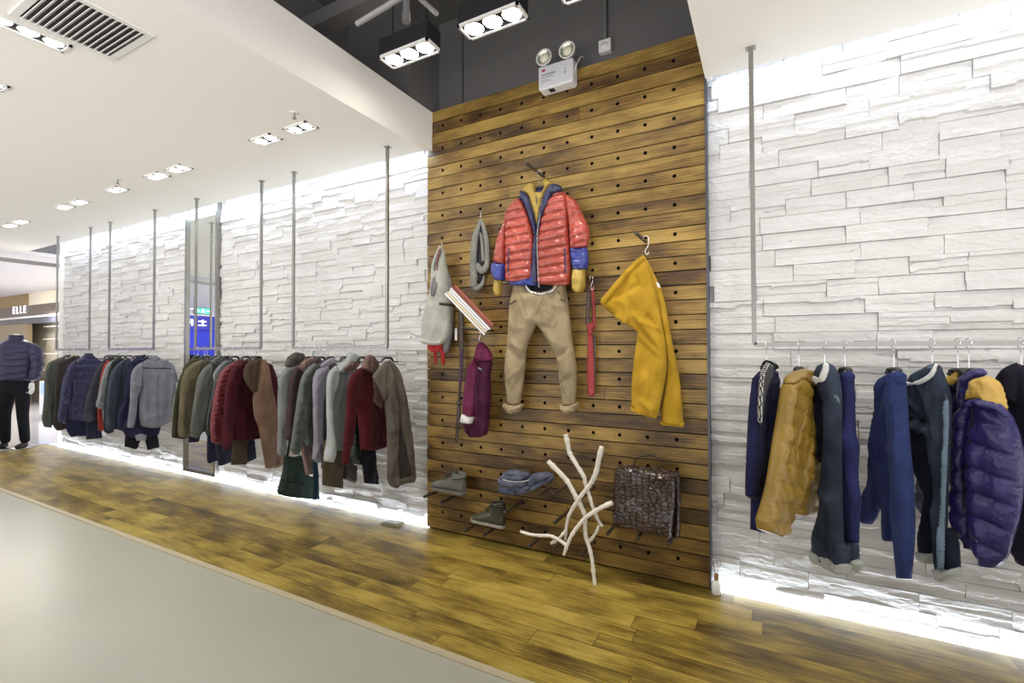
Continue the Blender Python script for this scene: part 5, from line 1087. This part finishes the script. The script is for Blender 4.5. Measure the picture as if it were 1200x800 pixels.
# ---- ankle boots: lofted uppers with sole, laces and collar
def boot(label, heel, toe, top, y, mats, lace=True, tall=False):
    """heel/toe sole points and collar height in the photo"""
    h = aty(heel[0], heel[1], y); q = aty(toe[0], toe[1], y); tp = aty(top[0], top[1], y)
    L_ = (h-q).length; t = empty('ankle_boot', (h.x, y, h.z), 0, label, 'boot', 'single boots standing on pegs of the wood panel')
    ang = math.atan2((q-h).z, -(q-h).x)
    t.rotation_euler = (0, 0, PI+R(-7)); H = tp.z-h.z; s = L_/.29
    up, so, la, ins = mats
    # local: x from heel to toe, y width, z up.   cross sections of the foot
    secs = []   # x, half width, z bottom, z top
    n = 26; prof = []
    for i in range(9):       # foot part as closed rings along x
        pass
    xs = [ -.005, .02, .05, .085, .12, .155, .19, .225, .255, .278, .288]
    zt = [ .10, .105, .105, .105, .100, .088, .072, .062, .054, .040, .022]
    hw = [ .018, .032, .036, .037, .038, .042, .047, .048, .042, .028, .010]
    mb = MB(); rings = []; kk = 20
    for x, z1, w_ in zip(xs, zt, hw):
        r_ = []
        for j in range(kk):
            th_ = 2*PI*j/kk; c_ = math.cos(th_); s_ = math.sin(th_)
            zz_ = (.012+(z1-.012)*(.5+.5*s_)) if s_ > 0 else .012+(z1-.012)*(.5+.5*s_)*.9
            w2 = w_*(abs(c_)**.75)*(1 if c_ > 0 else -1)*(1-.18*max(0, s_))
            r_.append((x*s, w2*s, zz_*s))
        rings.append(r_)
    vs = [v for r_ in rings for v in r_]
    fs = [(i*kk+j, i*kk+(j+1) % kk, (i+1)*kk+(j+1) % kk, (i+1)*kk+j) for i in range(len(xs)-1) for j in range(kk)]
    mb.add(vs, fs, 0, True); mb.add(rings[0], [tuple(range(kk-1, -1, -1))]); mb.add(rings[-1], [tuple(range(kk))])
    o = mb.build('foot', up, t, recalc=True); m_ = o.modifiers.new('s', 'SUBSURF'); m_.levels = m_.render_levels = 1
    # shaft, open at the top
    mb = MB(); Z = [.05, .085, .115, .14, H/s-.012, H/s]; cx = [.06, .055, .048, .045, .045, .045]; ax = [.066, .062, .055, .052, .055, .057]; ay = [.036, .036, .036, .037, .040, .041]
    rings = []
    for i in range(6): rings.append([((cx[i]+ax[i]*math.cos(2*PI*j/24))*s, ay[i]*math.sin(2*PI*j/24)*s, Z[i]*s-(.008*math.cos(2*PI*j/24)*s if i > 3 else 0)) for j in range(24)])
    for d, zz_ in ((.006, 0), (.007, -.03), (.01, -.07)): rings.append([((cx[5]+(ax[5]-d)*math.cos(2*PI*j/24))*s, (ay[5]-d)*math.sin(2*PI*j/24)*s, (Z[5]+zz_)*s-.008*math.cos(2*PI*j/24)*s) for j in range(24)])
    vs = [v for r_ in rings for v in r_]
    fs = [(i*24+j, i*24+(j+1) % 24, (i+1)*24+(j+1) % 24, (i+1)*24+j) for i in range(len(rings)-1) for j in range(24)]
    mb.add(vs[:7*24], [f for f in fs if max(f) < 7*24], 0, True)
    mb.build('shaft', up, t)
    mb = MB(); mb.add(vs[6*24:], [tuple(a-6*24 for a in f) for f in fs if min(f) >= 6*24], 0, True); mb.add(vs[-24:], [tuple(range(24))]); mb.build('inner_lining', ins, t)
    # sole
    mb = MB(); out = []
    pts = [(-.012,0),(-.008,.022),(.01,.034),(.05,.038),(.10,.038),(.15,.042),(.20,.050),(.24,.048),(.275,.032),(.293,.010)]
    loop = [(x*s, w_*s) for x, w_ in pts]+[(x*s, -w_*s) for x, w_ in pts[:0:-1]]
    k2 = len(loop); vs = [(x, w_, -.0*s) for x, w_ in loop]+[(x, w_, .018*s) for x, w_ in loop]
    mb.add(vs, [(j, (j+1) % k2, k2+(j+1) % k2, k2+j) for j in range(k2)]+[tuple(range(k2-1, -1, -1)), tuple(range(k2, 2*k2))]); mb.build('sole', so, t, bevel=.003*s)
    for i in range(5):
        f_ = i/4; x = (.155-.052*f_)*s; z = (.092+.048*f_)*s; w_ = .022*s
        mb = MB(); mb.tube(catmull([(x-.006*s, -w_, z-.010*s), (x+.004*s, 0, z+.008*s), (x-.006*s, w_, z-.010*s)], 4), .0024*s, 6); mb.build('lace', la, t)
    if tall:
        for zz_ in (.115, .135, .155):
            mb = MB(); mb.tube([((.047+.058*math.cos(2*PI*j/24))*s, .040*math.sin(2*PI*j/24)*s, zz_*s) for j in range(25)], .006*s, 6); mb.build('collar_roll', ins, t)
    return t
m_b1 = cloth_mat('grey_suede', (.13,.135,.12), rough=.7); m_b2 = mat('dark_green_leather', (.045,.05,.03), .35, col2=(.06,.065,.035)); m_s1 = mat('grey_sole', (.14,.135,.12), .7); m_s2 = mat('tan_rubber_sole', (.32,.30,.25), .6); m_bin = cloth_mat('dark_boot_lining', (.05,.048,.045))
boot('grey suede ankle boot at the lower left corner of the wood panel', (543.5,579.5), (502.5,573.5), (534,558), -.13, (m_b1, m_s1, m_bin, m_bin))
boot('dark green leather lace boot with pale rubber sole, right of the grey boot', (590,618.5), (549.5,610.5), (579,587.5), -.13, (m_b2, m_s2, m_bin, m_bin), tall=True)

# ---- white painted branches, one sculpture
cb_ = (600, 490, 3.808)
M_branch = mat('white_branch', (.80,.77,.70), .6, col2=(.70,.66,.57), nscale=18, bump=.5, bscale=40)
t = empty('branch_sculpture', atz(697, 685, 0), 0, 'white painted bare branches crossing each other, standing before the wood panel', 'branches'); ob = Vector(t.location)
def branch(pts, r0, r1, y0, y1):
    n = len(pts); P3 = [aty(cb_[0]+a/cb_[2], cb_[1]+b/cb_[2], y0+(y1-y0)*i/(n-1))-ob for i, (a, b) in enumerate(pts)]
    cp = catmull(P3, 5); k = len(cp); rn_ = random.Random(int(pts[0][0]))
    rr = [(r0+(r1-r0)*i/(k-1))*(1+rn_.uniform(-.08, .12)) for i in range(k)]
    for i in range(3, k-2, 7): rr[i] *= 1.22
    mb = MB(); mb.tube(cp, rr, 10); mb.build('branch', M_branch, t)
branch([(240,72),(250,120),(258,155),(290,210),(322,262),(328,290),(345,345),(362,400),(385,455),(403,482)], .0165, .010, -.26, -.22)
branch([(400,128),(388,180),(375,240),(355,285),(325,325),(298,360)], .016, .013, -.32, -.27)
branch([(298,360),(272,400),(252,440),(242,490),(238,542)], .013, .009, -.27, -.24)
branch([(160,190),(200,230),(245,278),(275,330),(305,385),(325,430)], .0165, .015, -.30, -.24)
branch([(325,430),(326,480),(330,530),(345,575),(357,630),(364,690),(370,742)], .014, .012, -.24, -.28)
branch([(447,376),(405,395),(365,418),(328,445),(295,480),(265,525),(245,570),(232,610)], .0155, .010, -.27, -.30)
branch([(38,505),(80,518),(125,523),(170,525),(205,540),(243,566)], .010, .012, -.30, -.29)
branch([(340,552),(365,525),(380,500),(386,478)], .010, .008, -.25, -.24)
branch([(175,558),(205,540),(228,515),(238,500)], .011, .008, -.27, -.25)

# ---- crocodile bag
M_croc = mat('brown_crocodile_leather', (.040,.020,.015), .28, col2=(.070,.038,.028), nscale=9, stretch=(1,1,1.5), kind='croc', bump=1.0, bscale=26, dist=.006, spec=.6, coat=.35)
wallthing('crocodile_bag', 'shiny brown crocodile leather bag standing on three pegs', 'bag', 758, 580, -.14, [
  ('body', [(470,212),(520,206),(580,214),(650,222),(720,232),(738,250),(738,300),(734,400),(728,470),(722,524),(640,506),(560,488),(470,470),(458,440),(455,360),(456,290),(460,240)], dict(m=M_croc, t=.07, Rr=.035, sp=.01, fold=.002, wr=.002)),
  ('side_gusset', [(728,236),(742,228),(752,260),(752,330),(758,360),(752,400),(756,440),(752,500),(742,530),(722,524),(728,470),(734,400)], dict(m=M_croc, t=.06, off=-.02, Rr=.03, sp=.01, wr=.012)),
  ('handle', [(536,216),(544,190),(562,168),(592,160),(628,160),(652,172),(668,196),(676,222),(668,224),(658,200),(646,180),(624,169),(594,169),(568,177),(552,194),(545,218)], dict(m=m_belt1, t=.009, off=.0, sp=.008, fold=0)),
  ('clasp', [(650,252),(672,256),(672,274),(650,272)], dict(m=M_chrome, t=.008, off=.074, sp=.008, fold=0)),
  ('clasp', [(520,226),(536,228),(536,244),(520,242)], dict(m=M_chrome, t=.006, off=.074, sp=.008, fold=0)),
  ('corner_strap', [(446,420),(470,430),(474,462),(456,478),(446,476),(450,450)], dict(m=m_belt1, t=.02, off=.06, sp=.008, fold=0))], crop=cb_)

# ---- reed diffuser at the foot of the right brick wall
p = atz(841, 687, .01)
t = empty('reed_diffuser', (p.x, -.035, .0), 0, 'small glass reed diffuser bottle on the floor at the foot of the right brick wall', 'diffuser')
mb = MB(); mb.lathe([(.001, 0), (.026, 0), (.028, .006), (.027, .06), (.020, .075), (.011, .085), (.011, .105)], (0, 0, 0), 20); mb.build('bottle', mat('pale_glass', (.82,.85,.78), .1), t)
mb = MB(); mb.lathe([(.013, .085), (.014, .088), (.014, .118), (.012, .12), (.001, .12)], (0, 0, 0), 16); mb.build('wooden_cap', mat('tan_cap', (.28,.17,.07), .6), t)
rn = random.Random(3)
for i in range(6):
    a = rn.uniform(-.045, .045); b = rn.uniform(-.03, .02); mb = MB(); mb.cyl((0, 0, .1), (a, b, .215+rn.uniform(-.02, .01)), .0014, 5); mb.build('reed', mat('reed', (.30,.2,.1), .7), t)
# floor plate left of the panel
p = atz(461, 613, 0); 
t = empty('floor_wedge', (p.x, p.y, 0), R(0), 'small flat brass-green plate lying on the wood floor left of the wood panel', 'plate')
mb = MB(); mb.add([(-.10,-.05,0),(.09,-.05,0),(.09,.05,0),(-.10,.05,0),(-.085,-.042,.012),(.08,-.042,.020),(.08,.042,.020),(-.085,.042,.012)], [(0,3,2,1),(4,5,6,7),(0,1,5,4),(1,2,6,5),(2,3,7,6),(3,0,4,7)]); mb.build('plate', mat('wedge_olive', (.22,.21,.13), .35), t, bevel=.002)

# ------------------------------------------------------------------ mannequin in the navy quilted jacket
pm = atz(17, 525, 0); fx_, fy_ = pm.x, pm.y
t = empty('mannequin', (fx_, fy_, 0), R(0), 'headless white mannequin in a navy quilted jacket and black trousers at the left photo edge', 'mannequin')
t.scale = (1.07, 1.07, 1.065)
M_mann = mat('white_mannequin', (.75,.74,.73), .35)
# body, one continuous skin: torso, neck stump, arms, legs (faces the aisle; local axes rotated toward the view)
ax = Vector((math.cos(R(35)), math.sin(R(35)), 0))       # across the shoulders, in world
fr_ = Vector((ax.y, -ax.x, 0))
def J(a, f, z): return ax*a+fr_*f+Vector((0, 0, z))
jo = [J(0,0,.98), J(0,0,1.15), J(0,.01,1.35), J(0,0,1.52), J(0,.0,1.60), J(0,.0,1.67),
      J(.18,0,1.50), J(.25,-.02,1.22), J(.25,.04,.97), J(-.18,0,1.50), J(-.25,-.02,1.22), J(-.25,.04,.97),
      J(.10,0,.86), J(.115,.02,.50), J(.125,-.02,.10), J(-.10,0,.86), J(-.115,.02,.50), J(-.135,-.02,.10)]
ed = [(0,1),(1,2),(2,3),(3,4),(4,5),(3,6),(6,7),(7,8),(3,9),(9,10),(10,11),(0,12),(12,13),(13,14),(0,15),(15,16),(16,17)]
rad = [.12,.11,.12,.09,.065,.06,.045,.04,.030,.045,.045,.032,.10,.06,.04,.10,.06,.04]
def skin(name, jo, ed, rad, m, parent, lv=2, root=0):
    me = bpy.data.meshes.new(name); me.from_pydata([tuple(v) for v in jo], ed, []); o = link(name, me, m, parent)
    s_ = o.modifiers.new('skin', 'SKIN'); s_.use_smooth_shade = True
    for i, r_ in enumerate(rad): me.skin_vertices[0].data[i].radius = (r_, r_)
    me.skin_vertices[0].data[root].use_root = True
    ss = o.modifiers.new('sub', 'SUBSURF'); ss.levels = ss.render_levels = lv; return o
skin('body', jo, ed, rad, M_mann, t)
for sd in (1, -1):
    w0 = J(.25*sd, .04, .97); fj = [w0, w0+Vector((0,0,-.05)), w0+Vector((0,0,-.09))+fr_*.01]; fe = [(0,1),(1,2)]; fr2 = [.026,.034,.030]
    for k_, (da, dl) in enumerate(((-.03,.075),(-.01,.09),(.01,.085),(.03,.07))):
        b_ = len(fj); fj += [w0+Vector((0,0,-.10))+fr_*(da)*1.0, w0+Vector((0,0,-.10-dl*.55))+fr_*(da)+ax*(-.008*sd), w0+Vector((0,0,-.10-dl))+fr_*da+ax*(-.022*sd)]; fe += [(2,b_),(b_,b_+1),(b_+1,b_+2)]; fr2 += [.010,.0095,.008]
    b_ = len(fj); fj += [w0+Vector((0,0,-.06))+fr_*.04, w0+Vector((0,0,-.10))+fr_*.055]; fe += [(1,b_),(b_,b_+1)]; fr2 += [.012,.009]
    skin('hand', fj, fe, fr2, M_mann, t)
skin('trousers', [J(0,0,1.10), J(0,0,.94), J(.10,0,.84), J(.115,.02,.50), J(.125,-.02,.06), J(-.10,0,.84), J(-.115,.02,.50), J(-.135,-.02,.06)], [(0,1),(1,2),(2,3),(3,4),(1,5),(5,6),(6,7)], [.165,.15,.098,.07,.058,.098,.07,.058], m_blackc, t)
def ring_loft(name, secs, m, parent, k=40, quilt=None):
    """secs: (centre joint a, f, z, half width, half depth)"""
    mb = MB(); vs = []
    for (a, f, z, w_, d_) in secs:
        for j in range(k):
            th_ = 2*PI*j/k; vs.append(J(a+w_*math.cos(th_), f+d_*math.sin(th_), z))
    n = len(secs); mb.add(vs, [(i*k+j, i*k+(j+1) % k, (i+1)*k+(j+1) % k, (i+1)*k+j) for i in range(n-1) for j in range(k)], 0, True)
    mb.add(vs[:k], [tuple(range(k-1, -1, -1))]); mb.add(vs[-k:], [tuple(range(k))]); return mb.build(name, m, parent, recalc=True)
key = [(.98,.20,.135),(1.02,.215,.15),(1.15,.215,.15),(1.30,.225,.155),(1.42,.235,.15),(1.50,.225,.13),(1.55,.17,.105),(1.585,.09,.085)]
secs = []; zs = np.linspace(.98, 1.585, 62)
for z in zs:
    w_ = np.interp(z, [q_[0] for q_ in key], [q_[1] for q_ in key]); d_ = np.interp(z, [q_[0] for q_ in key], [q_[2] for q_ in key])
    pf = .016*(abs(math.sin(PI*(z-.98)/.10))**.5)-.008
    secs.append((0, 0, float(z), float(w_)+pf, float(d_)+pf))
jk = ring_loft('quilted_jacket', secs, m_navyq, t)
ring_loft('jacket_collar', [(0,0,1.565,.085,.08),(0,0,1.60,.088,.08),(0,0,1.645,.082,.075),(0,0,1.65,.07,.065)], m_navyq, jk)
for sd in (1, -1):
    secs = []
    for z in np.linspace(.99, 1.53, 46):
        a_ = np.interp(z, [.99, 1.22, 1.45, 1.53], [.262, .272, .232, .185])*sd; r_ = np.interp(z, [.99, 1.03, 1.25, 1.45, 1.53], [.048, .060, .074, .085, .05]); pf = .012*(abs(math.sin(PI*(z-.99)/.09))**.5)-.006
        secs.append((a_, float(np.interp(z, [.99, 1.22, 1.53], [.03, -.01, 0])), float(z), float(r_)+pf, float(r_)+pf))
    ring_loft('jacket_sleeve', secs, m_navyq, jk)
for sd in (.125, -.135):
    b = [J(sd, -.04, 0)]; skin('shoe', [J(sd, -.05, .05), J(sd, .03, .045), J(sd*1.15, .15, .035)], [(0,1),(1,2)], [.046,.046,.034], M_black, t, 2)
mb = MB(); mb.lathe([(.001, 0), (.24, 0), (.24, .008), (.001, .009)], (0, 0, 0), 40); mb.build('base_plate', M_steel, t)
# white round display head on the far rail's side, hat on a stand
